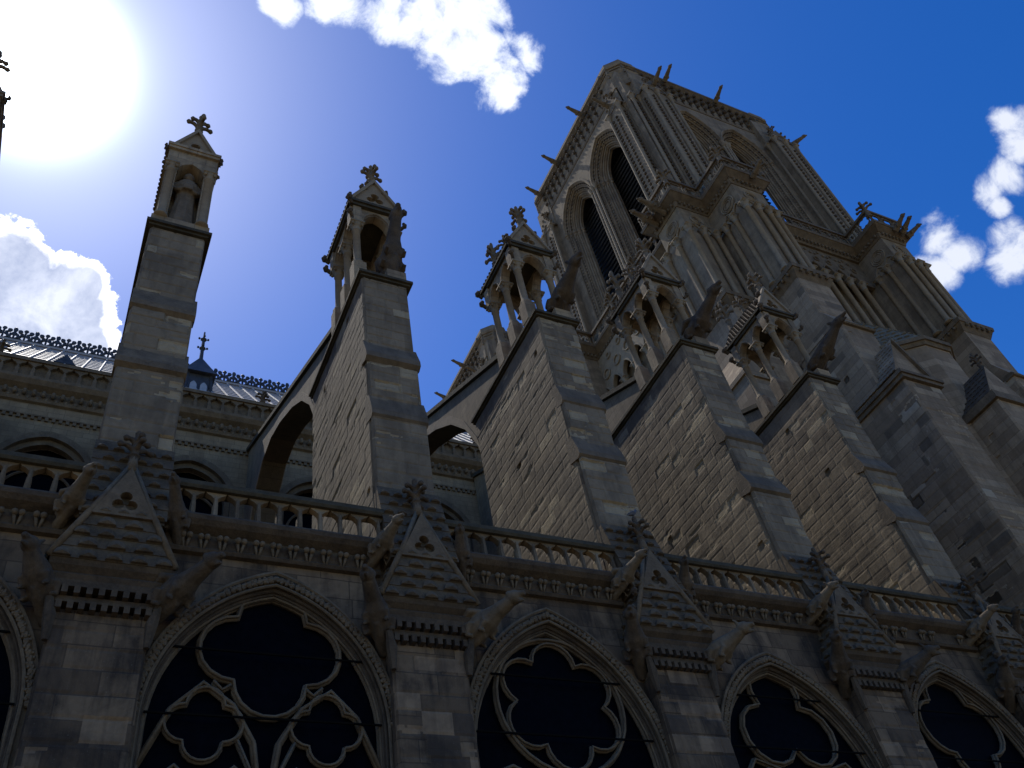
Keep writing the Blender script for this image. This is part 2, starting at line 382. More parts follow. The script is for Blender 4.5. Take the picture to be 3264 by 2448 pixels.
def arch_pts(c, a, zs, rise, n=12, full=True):
    """pointed arch polyline (u,z) from left springer over the apex to the right, half width a, circle arcs through apex"""
    R = (a * a + rise * rise) / (2 * a); L = []
    th1 = math.atan2(rise, R - a)
    for i in range(n + 1):
        t_ = th1 * i / n; L.append((c + (R - a) - R * math.cos(t_), zs + R * math.sin(t_)))
    Rr = [(2 * c - p[0], p[1]) for p in L[:-1]][::-1]
    return L + Rr
def arch_order(mb, ax, c, a0, a1, zs, r0, r1, d0, d1, zb, n=12):
    """one moulded order of an arch with jambs: inner half width a0, outer a1, between depths d0 (front) and d1"""
    pi = [(c - a0, zb)] + arch_pts(c, a0, zs, r0, n) + [(c + a0, zb)]; po = [(c - a1, zb)] + arch_pts(c, a1, zs, r1, n) + [(c + a1, zb)]
    def mk(p, d): return (d, p[0], p[1]) if ax == 'x' else (p[0], d, p[1])
    mb.strip([mk(p, d0) for p in pi], [mk(p, d0) for p in po], [mk(p, d1) for p in pi], [mk(p, d1) for p in po])
def arch_tube(mb, ax, c, a, zs, r, d, rad, zb, n=12, sides=6):
    pts = [(c - a, zb)] + arch_pts(c, a, zs, r, n) + [(c + a, zb)]
    mb.tube([(d, p[0], p[1]) if ax == 'x' else (p[0], d, p[1]) for p in pts], rad, sides)
def foil(cx, cz, R, n, ph=0., k=.46, seg=9):
    r = k * R; d = R - r; out = []; h = PI / n
    rho = d * math.cos(h) + math.sqrt(max(r * r - (d * math.sin(h)) ** 2, 1e-6)); cu = (rho * math.cos(h) - d, rho * math.sin(h)); am = math.atan2(cu[1], cu[0])
    for i in range(n):
        a = ph + 2 * PI * i / n; mx, mz = cx + d * math.cos(a), cz + d * math.sin(a)
        for j in range(seg): q = a - am + 2 * am * j / seg; out.append((mx + r * math.cos(q), mz + r * math.sin(q)))
    return out
def slope_scales(mb, A, B, C, D, rows, cols, th=.05, fill=.92):
    """rows of rounded scales on the quad A(lower left) B(lower right) C(upper right) D(upper left)"""
    A, B, C, D = map(Vector, (A, B, C, D)); N = (B - A).cross(D - A).normalized()
    if N.y > 0 and abs(N.y) > abs(N.x): N = -N
    mb.add([A, B, C, D], [(0, 1, 2, 3)])
    for r in range(rows):
        v0 = r / rows; v1 = (r + 1) / rows; L0 = A.lerp(D, v0); R0 = B.lerp(C, v0); L1 = A.lerp(D, v1); R1 = B.lerp(C, v1)
        # projecting course
        mb.hexa([L0 + N * .0, R0 + N * .0, R1, L1], [L0 + N * th * .35, R0 + N * th * .35, R1 + N * .004, L1 + N * .004])
        w0 = (R0 - L0).length; step = (B - A).length / cols; k = max(1, int(w0 / step + .2)); ud = (R0 - L0).normalized(); vd = (L1 - L0); vd = (vd - ud * vd.dot(ud))
        sw = w0 / k; vn = vd.normalized(); hgt_ = (L1 - L0).length
        for i in range(k + (r % 2) - 0):
            uu = sw * (i + .5 - .5 * (r % 2))
            if uu < sw * .25 or uu > w0 - sw * .25: continue
            c = L0 + ud * uu + vn * .01; rr = min(sw * .37, hgt_ * .62); out = []
            for j in range(9): a = PI * j / 8; out.append((math.cos(a) * rr, math.sin(a) * min(rr * 1.15, hgt_ * .82)))
            n = len(out); base = [c + ud * p[0] + vn * p[1] + N * .0 for p in out]; tp = [c + ud * p[0] * .86 + vn * p[1] * .86 + N * th * 1.3 for p in out]; cen = c + vn * rr * .3 + N * th * 1.9
            mb.add(base + tp + [cen], [(q, q + 1, n + q + 1, n + q) for q in range(n - 1)] + [(0, n, 2 * n - 1, n - 1)] + [(n + q, n + q + 1, 2 * n) for q in range(n - 1)] + [(n, 2 * n, 2 * n - 1)])
def column(mb, x, y, z0, z1, r=.13, base=.2, capr=None, caph=.3, n=10):
    capr = capr or r * 1.75
    mb.lathe([(base * 1.15, z0), (base * 1.15, z0 + .07), (base * .95, z0 + .10), (base * .98, z0 + .15), (r * 1.1, z0 + .19), (r, z0 + .25), (r * .96, z1 - caph - .05), (r * 1.18, z1 - caph - .03), (r * 1.18, z1 - caph), (r * 1.02, z1 - caph + .03),
              (r * 1.25, z1 - caph * .5), (capr, z1 - .07)], x, y, n)
    mb.box(x - capr, x + capr, y - capr, y + capr, z1 - .07, z1)
    for k in range(4):
        a = PI / 4 + k * PI / 2; mb.blob((x + math.cos(a) * capr * .95, y + math.sin(a) * capr * .95, z1 - .13), (.05, .05, .06), 5, 3)
def cornice_poly(mb, poly, z0, z1, out0, out1):
    """moulding ring: polygon (CCW) offset outward by out0 at z0 and out1 at z1"""
    def off(P, d):
        n = len(P); R_ = []
        for i in range(n):
            a = Vector(P[i - 1]); b_ = Vector(P[i]); c = Vector(P[(i + 1) % n]); e1 = (b_ - a).normalized(); e2 = (c - b_).normalized()
            n1 = Vector((e1.y, -e1.x)); n2 = Vector((e2.y, -e2.x)); k = n1 + n2; k = k / max(.4, 1 + n1.dot(n2)); R_.append(b_ + k * d)
        return R_
    A = off(poly, out0); B = off(poly, out1); n = len(poly)
    V = [(p.x, p.y, z0) for p in A] + [(p.x, p.y, z1) for p in B]
    mb.add(V, [tuple(range(n))[::-1], tuple(range(n, 2 * n))] + [(i, (i + 1) % n, n + (i + 1) % n, n + i) for i in range(n)])

# ------------------------------------------------------------------ carved pieces made once
def finial_mesh(h=1., tiers=2, mat=carve, name='finial'):
    b = M(); b.tube([(0, 0, 0), (0, 0, h * .5), (0, 0, h * .92)], [.085 * h, .065 * h, .05 * h], 8)
    b.lathe([(.05 * h, h * .28), (.11 * h, h * .33), (.05 * h, h * .38)], 0, 0, 8)
    for q in range(tiers):
        z = h * (.52 + .2 * q); r = h * (.24 - .07 * q)
        for k in range(4):
            a = PI / 2 * k + .3 * 0; d = Vector((math.cos(a), math.sin(a), 0))
            b.tube([d * .02 + Vector((0, 0, z - .05 * h)), d * r * .6 + Vector((0, 0, z + .05 * h)), d * r * 1.05 + Vector((0, 0, z + .02 * h))], [.05 * h, .05 * h, .04 * h], 6)
            b.blob(d * r * 1.05 + Vector((0, 0, z + .03 * h)), (.06 * h, .06 * h, .07 * h), 6, 4)
    b.blob((0, 0, h * .95), (.06 * h, .06 * h, .09 * h), 6, 4)
    return fuse(b, name, mat, .018 * h, 2)
def gargoyle_mesh(kind=0, mat=carve_d, name='gargoyle'):
    """crouching beast spout along +X (outwards), ~1.25 long"""
    b = M(); R_ = random.Random(kind * 13 + 5)
    L = [1.4, 1.5, 1.3, 1.6][kind % 4]
    body = [(0, 0, -.10), (.22, 0, -.04), (.45, 0, .02), (.68, 0, .06), (.90, 0, .11), (L - .22, 0, .17)]
    b.tube(body, [.20, .245, .25, .23, .17, .13], 10)
    hx, hz = L - .12, .21
    b.blob((hx, 0, hz), (.19, .155, .155), 10, 7)
    b.tube([(hx + .04, 0, hz + .02), (hx + .18, 0, hz + .0), (hx + .29, 0, hz - .03)], [.10, .075, .05], 8)      # upper jaw
    b.tube([(hx + .02, 0, hz - .08), (hx + .14, 0, hz - .14), (hx + .22, 0, hz - .17)], [.07, .045, .03], 8)     # lower jaw
    for sy in (-1, 1):
        if kind % 2 == 0: b.tube([(hx - .06, sy * .08, hz + .08), (hx - .10, sy * .12, hz + .19), (hx - .14, sy * .13, hz + .24)], [.055, .04, .015], 6)
        else: b.blob((hx - .05, sy * .12, hz + .05), (.07, .04, .08), 6, 4)
        b.blob((hx + .10, sy * .07, hz + .07), (.035, .03, .03), 6, 4)
        b.tube([(.62, sy * .13, .10), (.66, sy * .20, -.08), (.50, sy * .21, -.20), (.60, sy * .20, -.26)], [.09, .07, .05, .045], 7)
        b.tube([(.18, sy * .17, .0), (.34, sy * .26, -.04), (.20, sy * .25, -.20), (.32, sy * .24, -.26)], [.12, .10, .06, .05], 7)
        if kind in (1, 3): # folded wings
            b.tube([(.62, sy * .14, .22), (.38, sy * .22, .30), (.08, sy * .20, .18)], [.04, .09, .03], 6)
    b.tube([(-.35, 0, -.30), (-.1, 0, -.24), (.25, 0, -.22), (.5, 0, -.20)], [.15, .15, .11, .06], 8)
    return fuse(b, name, mat, .024, 2)
def longspout_mesh():
    b = M(); b.tube([(0, 0, -.12), (.4, 0, -.02), (.75, 0, .06), (1.0, 0, .12)], [.20, .17, .14, .11], 8); b.blob((1.05, 0, .15), (.17, .14, .15), 8, 5)
    b.tube([(1.1, 0, .13), (1.28, 0, .1)], [.08, .06], 6)
    for sy in (-1, 1): b.tube([(.25, sy * .10, 0), (.45, sy * .16, -.1), (.35, sy * .14, -.2)], [.07, .05, .04], 6)
    return fuse(b, 'gargoyle', carve, .03, 2)
def cluster_mesh():
    """leafy crocket"""
    b = M(); b.tube([(-.04, 0, -.05), (.05, 0, .0), (.11, 0, .07)], [.075, .07, .05], 6)
    for k in range(6):
        a = k * 1.047; b.blob((.12, math.cos(a) * .075, .09 + math.sin(a) * .07), (.06, .055, .06), 6, 4)
    b.blob((.16, 0, .09), (.06, .07, .06), 6, 4)
    return fuse(b, 'crocket', carve_d, .016, 1)
FIN = finial_mesh(1., 2); FIN_D = finial_mesh(1., 2, carve_d); GAR = [gargoyle_mesh(k) for k in range(4)]; GARL = [gargoyle_mesh(k, carve) for k in range(2)]; SPOUT = longspout_mesh(); CROC = cluster_mesh()
def statue_mesh():
    b = M()
    b.lathe([(.30, 0), (.33, .1), (.27, .5), (.24, 1.0), (.25, 1.45), (.30, 1.75), (.27, 2.0), (.12, 2.12), (.08, 2.2)], 0, 0, 12)
    for k in range(9):
        a = 2 * PI * k / 9; b.tube([(math.cos(a) * .30, math.sin(a) * .30, 0), (math.cos(a) * .26, math.sin(a) * .25, .7), (math.cos(a + .2) * .22, math.sin(a + .2) * .2, 1.3)], [.05, .04, .02], 6)
    b.blob((0, -.02, 2.36), (.14, .16, .19), 10, 8); b.blob((0, -.17, 2.34), (.03, .04, .05), 6, 4); b.blob((0, .03, 2.40), (.17, .17, .19), 10, 6)
    for sx in (-1, 1): b.tube([(sx * .28, 0, 1.95), (sx * .34, -.06, 1.6), (sx * .20, -.26, 1.42), (sx * .03, -.32, 1.52)], [.10, .09, .07, .06], 7)
    b.box(-.10, .12, -.40, -.28, 1.40, 1.68); b.lathe([(.34, -.18), (.36, -.05), (.30, 0)], 0, 0, 10)
    return fuse(b, 'statue', carve, .03, 2)
STAT = statue_mesh()

# ------------------------------------------------------------------ the row of piers
AX = [-5.24, .38, 5.88, 11.38, 16.88, 22.38, 27.88]
CAPZ = [21.9, 21.87, 22.05, 22.35, 22.9, 23.0]
ORD = ['cut by the left edge under the sun glare', 'with the closed statue niche, against the left cloud', 'standing clear in front of the blue sky', 'in front of the far tower top', 'in front of the tower gallery', 'nearest to the bell tower and touching it']

def flying_buttress(i):
    ax = AX[i]; cz = CAPZ[i]; h = .66; sx = ax - h
    rt = root('flying_buttress', (ax, 16.3, 0), 'tall weathered flying buttress pier ' + ORD[i], 'flying buttress', 'flying buttresses along the side of the nave')
    b = M()
    b.box(ax - h + .06, ax + h - .01, 13.95 + .06, 18.8, 9, cz - .17)
    b.box(ax - h + .05, ax + h + .0, 13.86 + .06, 14.4, 9, 18.45)
    b.box(ax - h + .04, ax + h + .02, 13.76 + .06, 14.4, 9, 16.35)
    # east face relief, rough
    panel(b, (sx - .02, 18.8, 12.2), (0, -1, 0), (0, 0, 1), (-1, 0, 0), 4.85, cz - .17 - 12.2, 11 + i, res=.05, rowh=.33, bw=.65, amp=.003, erode=.05, edepth=.028, groove=.007, holes=5, rough=.003, lightf=.05, darkf=.07)
    # north faces, three stages
    panel(b, (sx + .0, 13.95, 18.5), (1, 0, 0), (0, 0, 1), (0, -1, 0), 2 * h, cz - .17 - 18.5, 31 + i, res=.04, bw=.62, amp=.006, erode=.03, edepth=.04, groove=.018, rough=.004)
    panel(b, (sx - .01, 13.86, 16.4), (1, 0, 0), (0, 0, 1), (0, -1, 0), 2 * h + .02, 2.0, 41 + i, res=.04, bw=.6, amp=.012, erode=.12, edepth=.06, groove=.018, rough=.006)
    panel(b, (sx - .02, 13.76, 12.6), (1, 0, 0), (0, 0, 1), (0, -1, 0), 2 * h + .05, 3.7, 51 + i, res=.04, bw=.65, amp=.008, erode=.06, edepth=.05, groove=.016, rough=.005)
    put(b, 'pier_wall', st_face, rt)
    for zz, y0, k in ((18.45, 13.97, 0), (16.38, 13.88, 1)):     # weathered ledges
        b = M(); jj = .02 * ((i * 7 + k) % 3)
        b.prism([(14.2, zz - .02), (14.2, zz + .74), (y0 + .02, zz + .72), (y0 - .03, zz + .55), (y0 - .13 - jj, zz + .14), (y0 - .14 - jj, zz - .03), (y0 - .05, zz - .12)], 'x', sx - .025 - jj, ax + h + .05)
        put(b, 'ledge', st_dark if i > 1 else carve, rt)
    b = M()   # coping moulding at the top, east side carries it back
    for z0, z1, o in ((cz - .17, cz - .10, .06), (cz - .10, cz, .13)):
        b.box(sx - o, ax + h + o, 13.95 - o, 18.86, z0, z1)
    b.box(sx - .02, ax + h + .02, 13.97, 18.8, cz, cz + .06)
    put(b, 'coping', copm, rt)
    # scaled weathering at the foot of the front
    b = M(); x0, x1 = sx - .04, ax + h + .06
    b.prism([(13.2, 11.9), (13.74, 14.05), (14.3, 14.05), (14.3, 11.9)], 'x', x0 + .03, x1 - .03)
    slope_scales(b, (x0, 13.17, 11.95), (x1, 13.17, 11.95), (x1, 13.72, 14.1), (x0, 13.72, 14.1), 7, 5, .055)
    put(b, 'scaled_slope', scale_m, rt)
    # flyer
    t0 = cz + 1.05
    b = M(); top_ = [(16.6, t0 - .18), (29.9, t0 + .50 * 13.3 - .2)]
    intr = [(28.9, 12.0), (28.9, 22.0), (28.5, 24.3), (27.7, 25.7), (26.7, 26.35), (25.4, 26.4), (24., 25.9), (22.2, 24.95), (20.9, 24.0), (19.9, 22.8), (19.2, 21.4), (18.85, 19.8), (18.7, 19.5), (16.6, 19.5)]
    dz = cz - 22.15
    intr = [(y, z + (dz if y < 28.8 and z > 15 else 0)) for y, z in intr]
    b.prism([top_[0], top_[1], (29.9, 12.)] + intr, 'x', ax - .45, ax + .45)
    put(b, 'flyer_arch', st_clere, rt)
    b = M(); b.prism([(16.5, t0 - .18), (16.5, t0 + .02), (29.95, t0 + .50 * 13.4), (29.95, t0 + .5 * 13.4 - .2)], 'x', ax - .56, ax + .56)
    put(b, 'flyer_coping', copm, rt)
    b = M()
    A = [(y, z) for y, z in intr[1:12]]
    b.strip([(ax - .475, y, z) for y, z in A], [(ax - .475, y - (.0), z + .42) for y, z in A], [(ax + .475, y, z) for y, z in A], [(ax + .475, y, z + .42) for y, z in A])
    put(b, 'arch_ring', carve_l, rt)
    e = cz + 4.0
    if i < 2:   # closed niche with statue
        b = M(); b.box(ax - .60, ax + .60, 14.55, 16.4, cz, e - .1); b.box(ax - .65, ax - .36, 14.05, 14.56, cz, e - .1); b.box(ax + .36, ax + .65, 14.05, 14.56, cz, e - .1)
        b.box(ax - .72, ax + .72, 14.0, 14.5, cz, cz + .45)
        out = [(ax - .67, e - 1.3)] + arch_pts(ax, .40, e - 1.25, .62, 8) + [(ax + .67, e - 1.3), (ax + .67, e - .1), (ax - .67, e - .1)]
        b.prism(out, 'y', 14.03, 14.5)
        for q in range(2): b.box(ax - .70 - .03 * q, ax + .70 + .03 * q, 13.95 - .03 * q, 16.45, e - .12 + .12 * q, e + .12 * q)
        put(b, 'niche', st_old, rt)
        for s_ in (-1, 1):
            b = M(); column(b, ax + s_ * .51, 14.05, cz + .45, e - .95, .115, .16, .19, .28); put(b, 'column', carve_l, rt, True)
        place(STAT, 'statue', (ax, 14.33, cz + .55), rt, None, (1.05, .9, 1.05))
        yb = 16.4
    else:
        b = M()
        cols = [(ax + s_ * .60, y) for s_ in (-1, 1) for y in (14.42, 15.33, 16.24)]
        for x, y in cols: b.box(x - .19, x + .19, y - .19, y + .19, cz + .05, cz + .95)
        b.box(ax - .5, ax + .5, 14.6, 16.2, cz + .05, cz + .25)
        put(b, 'pedestal', st_old, rt)
        for x, y in cols:
            c = M(); column(c, x, y, cz + .95, cz + 3.08, .118, .17, .22, .34); put(c, 'column', carve_l, rt, True)
        b = M(); za = cz + 3.08
        for s_ in (-1, 1):  # sides, arches open from below
            poly = [(14.22, za)] + [(14.28, za)] + arch_pts(14.875, .32, za, .52, 7) + [(15.33, za)] + arch_pts(15.785, .32, za, .52, 7) + [(16.44, za), (16.44, e), (14.22, e)]
            b.prism(poly, 'x', ax + s_ * .60 - .13, ax + s_ * .60 + .13)
            for c_ in (14.875, 15.785): arch_tube(b, 'x', c_, .36, za + .02, .56, ax + s_ * .60 - .15 * 1, .035, za + .01, 8)
        for yy in (14.42, 16.24):
            poly = [(ax - .82, za)] + [(ax - .46, za)] + arch_pts(ax, .40, za, .58, 8) + [(ax + .82, za), (ax + .82, e), (ax - .82, e)]
            b.prism(poly, 'y', yy - .14, yy + .14)
            arch_tube(b, 'y', ax, .45, za + .02, .63, yy - .16, .035, za + .01, 8)
        put(b, 'arcade', st_old, rt); b = M()
        for q in range(2): b.box(ax - .82 - .06 * q, ax + .82 + .06 * q, 14.16 - .06 * q, 16.52 + .06 * q, e - .14 + .12 * q, e - .02 + .12 * q)
        put(b, 'eave', copm, rt)
        yb = 16.55
    # saddle roof, gable with trefoil
    g = e + .10; ap = g + 1.45; b = M(); q_ = .86 if i < 2 else 1.0; c_ = .62 if i < 2 else 1.0
    b.prism([(ax - .84 * q_, g), (ax + .84 * q_, g), (ax, ap)], 'y', 14.42, yb)
    pv = [(ax - .84 * q_, g), (ax + .84 * q_, g), (ax, ap)]
    b.holed(pv, foil(ax, g + .43, .30, 3, PI / 2), 'y', 14.20, 14.42)
    for s_ in (-1, 1):
        b.hexa([(ax + s_ * .9 * q_, 14.12, g - .02), (ax + s_ * .78 * q_, 14.12, g - .02), (ax, 14.12, ap - .10), (ax, 14.12, ap + .10)], [(ax + s_ * .9 * q_, 14.30, g - .02), (ax + s_ * .78 * q_, 14.30, g - .02), (ax, 14.30, ap - .10), (ax, 14.30, ap + .10)])
    put(b, 'gable_roof', carve_l, rt)
    b = M()
    for s_ in (-1,): slope_scales(b, (ax + s_ * .86 * q_, yb, g + .01), (ax + s_ * .86 * q_, 14.3, g + .01), (ax + s_ * .02, 14.3, ap + .02), (ax + s_ * .02, yb, ap + .02), 9, 14, .03)
    put(b, 'roof_scales', scale_m, rt)
    place(FIN, 'finial', (ax, 14.35, ap - .12), rt, (0, 0, .2), (1.35, 1.35, 1.4))
    place(FIN, 'finial', (ax - .02, yb - .15, ap - .12), rt, (0, 0, .5), (1.4, 1.4, 1.9))
    place(FIN, 'finial', (ax - .02, 15.5, ap - .12), rt, (0, 0, .9), (1., 1., 1.2))
    for s_ in (-1, 1):
        for k in range(2 if i > 1 else 1):
            place(CROC, 'crocket', (ax + s_ * (.80 - .42 * k - .1), 14.24, g + .12 + .72 * k + .1), rt, (0, 0, 0 if s_ > 0 else PI), (c_, c_, c_))
        place(CROC, 'crocket', (ax + s_ * .82 * q_, 14.15, g - .18), rt, (0, 0, -PI / 4 if s_ > 0 else -3 * PI / 4), (c_, c_, c_))
        place(CROC, 'crocket', (ax + s_ * .80 * q_, 14.2, e - .75), rt, (0, 0, -PI / 4 if s_ > 0 else -3 * PI / 4), (.9 * c_, .9 * c_, .9 * c_))
        if i < 2: continue
        place(CROC, 'crocket', (ax + s_ * .82 * q_, yb, g - .18), rt, (0, 0, PI if s_ < 0 else 0), (1.1, 1.1, 1.1))
        place(CROC, 'crocket', (ax + s_ * .80 * q_, yb - .1, e - .75), rt, (0, 0, PI if s_ < 0 else 0), (1.1, 1.1, 1.1))
    if i >= 2:
        b = M(); b.box(ax + .10, ax + .66, 13.97, 14.9, cz + .06, cz + .55); b.box(ax + .2, ax + .58, 14.2, 14.9, cz + .55, cz + 1.1); put(b, 'gargoyle_block', st_old, rt)
        place(GAR[(i + 1) % 4], 'gargoyle', (ax + .36, 14.55, cz + .85), rt, (0, -.22 if i != 2 else -.95, -PI / 2 + (.05 if i != 2 else 0)), (1.45, 1.3, 1.35) if i < 5 else (1.8, 1.2, 1.25))
    return rt
for i in range(6): flying_buttress(i)

# ------------------------------------------------------------------ chapel piers with gablets
def chapel_pier(i):
    ax = AX[i]
    names = ['cut by the left edge', 'left of the big four-lobed window', 'between the four-lobed and six-lobed windows', 'with the pigeon on its finial', 'below the rainbow-lit stones right of centre', 'at the lower right corner', 'outside']
    rt = root('chapel_pier', (ax, 13.6, 0), 'gabled pier of scaled stone and trefoil, ' + names[i], 'gabled pier', 'gabled piers between the chapel windows')
    h = .725; b = M(); b.box(ax - h + .05, ax + h - .05, 13.40, 13.9, 0, 10.2)
    panel(b, (ax - h, 13.35, 2.), (1, 0, 0), (0, 0, 1), (0, -1, 0), 2 * h, 8.15, 71 + i, res=.045, rowh=.36, bw=.62, amp=.006, erode=.03, edepth=.03, groove=.014, rough=.004, lightf=.16, darkf=.10)
    b.box(ax - h, ax + h, 13.36, 13.9, 0, 2.05); b.box(ax - h - .001, ax - h + .1, 13.40, 13.85, 2, 10.1); b.box(ax + h - .1, ax + h + .001, 13.40, 13.85, 2, 10.1)
    put(b, 'shaft', st_low, rt)
    b = M()
    for q in range(9): b.box(ax - .70 + q * .165, ax - .70 + q * .165 + .09, 13.22, 13.40, 10.12, 10.26)
    for q in range(8): b.box(ax - .66 + q * .18, ax - .66 + q * .18 + .09, 13.16, 13.40, 10.36, 10.50)
    b.box(ax - .76, ax + .76, 13.27, 13.9, 10.26, 10.36); b.box(ax - .82, ax + .82, 13.20, 13.9, 10.50, 10.62)
    b.prism([(13.9, 10.62), (13.2, 10.62), (13.16, 10.70), (13.22, 10.76), (13.12, 10.84), (13.08, 10.93), (13.9, 10.93)], 'x', ax - .93, ax + .93)
    for s_ in (-1, 1): b.tube([(ax + s_ * .72, 13.33, 9.6), (ax + s_ * .74, 13.30, 10.0), (ax + s_ * .80, 13.24, 10.3)], [.05, .10, .06], 6)
    put(b, 'corbel_table', carve_d, rt)
    # gablet: lower scaled zone + trefoil panel
    zb, W_, ap, yf, ya = 10.93, .965, 13.15, 13.08, 13.30
    def xa(z): return W_ * (ap - z) / (ap - zb)
    def yy(z): return yf + (ya - yf) * (z - zb) / (ap - zb)
    b = M()
    b.hexa([(ax - W_ + .03, yf + .06, zb), (ax + W_ - .03, yf + .06, zb), (ax + W_ - .03, 14.0, zb), (ax - W_ + .03, 14.0, zb)], [(ax - .02, ya + .05, ap - .05), (ax + .02, ya + .05, ap - .05), (ax + .02, 14.0, ap - .05), (ax - .02, 14.0, ap - .05)])
    zt = 11.92
    slope_scales(b, (ax - W_, yf, zb), (ax + W_, yf, zb), (ax + xa(zt), yy(zt), zt), (ax - xa(zt), yy(zt), zt), 4, 5, .06)
    slope_scales(b, (ax - W_, 13.9, zb), (ax - W_, yf + .03, zb), (ax - xa(12.8), yy(12.8) + .03, 12.8), (ax - xa(12.8), 13.9, 12.8), 7, 3, .05)
    put(b, 'scaled_gablet', scale_m, rt)
    b = M()
    b.holed([(ax - xa(zt) + .03, zt), (ax + xa(zt) - .03, zt), (ax, 13.02)], foil(ax, 12.22, .225, 3, PI / 2), 'y', yy(zt) - .07, yy(13.1) + .03)
    put(b, 'trefoil_panel', carve, rt)
    b = M()
    for s_ in (-1, 1):
        b.tube([(ax + s_ * W_, yf, zb + .02), (ax + s_ * xa(12.2), yy(12.2) - .05, 12.2), (ax + s_ * .03, ya - .05, ap)], [.06, .055, .05], 7)
        for q in range(4):
            z = 11.25 + .5 * q; place(CROC, 'crocket', (ax + s_ * (xa(z) + .02), yy(z), z), rt, (0, 0, 0 if s_ > 0 else PI), (.8, .8, .8)) if i in (3, 4, 5) else None
    b.tube([(ax, ya - .03, ap - .12), (ax, ya, ap + .35)], [.11, .06], 8)
    put(b, 'roll_moulding', carve, rt, True)
    place(FIN_D, 'finial', (ax, ya, ap - .02), rt, (0, 0, .3), (1.15, 1.15, .92))
    # gargoyles: two low on the flanks, two at cornice level
    k = i % 4
    low = GAR[k] if i != 2 else GARL[1]
    ga = {0: (1.0, .9), 1: (.8, .95), 2: (.25, 1.15), 3: (.9, .55), 4: (1.1, .5), 5: (.7, .6)}[i]
    place(GAR[(k + 1) % 4], 'gargoyle', (ax - .82, 13.55, 10.45), rt, (0, -.35, -PI / 2 - .55), (.78, .95, .9))
    place(low if i != 3 else GARL[0], 'gargoyle', (ax + .80, 13.5, 10.5), rt, (0, -.12, -PI / 2 + .62), (.85, 1.0, .95))
    place(GARL[k % 2], 'gargoyle', (ax - .92, 13.55, 12.15), rt, (0, -.15, -PI / 2 + .30), (.68, .72, .72))
    place(GAR[(k + 2) % 4], 'gargoyle', (ax + .98, 13.62, 12.15), rt, (0, -.45, -PI / 2 - .35), (.62, .7, .7))
for i in range(6): chapel_pier(i)

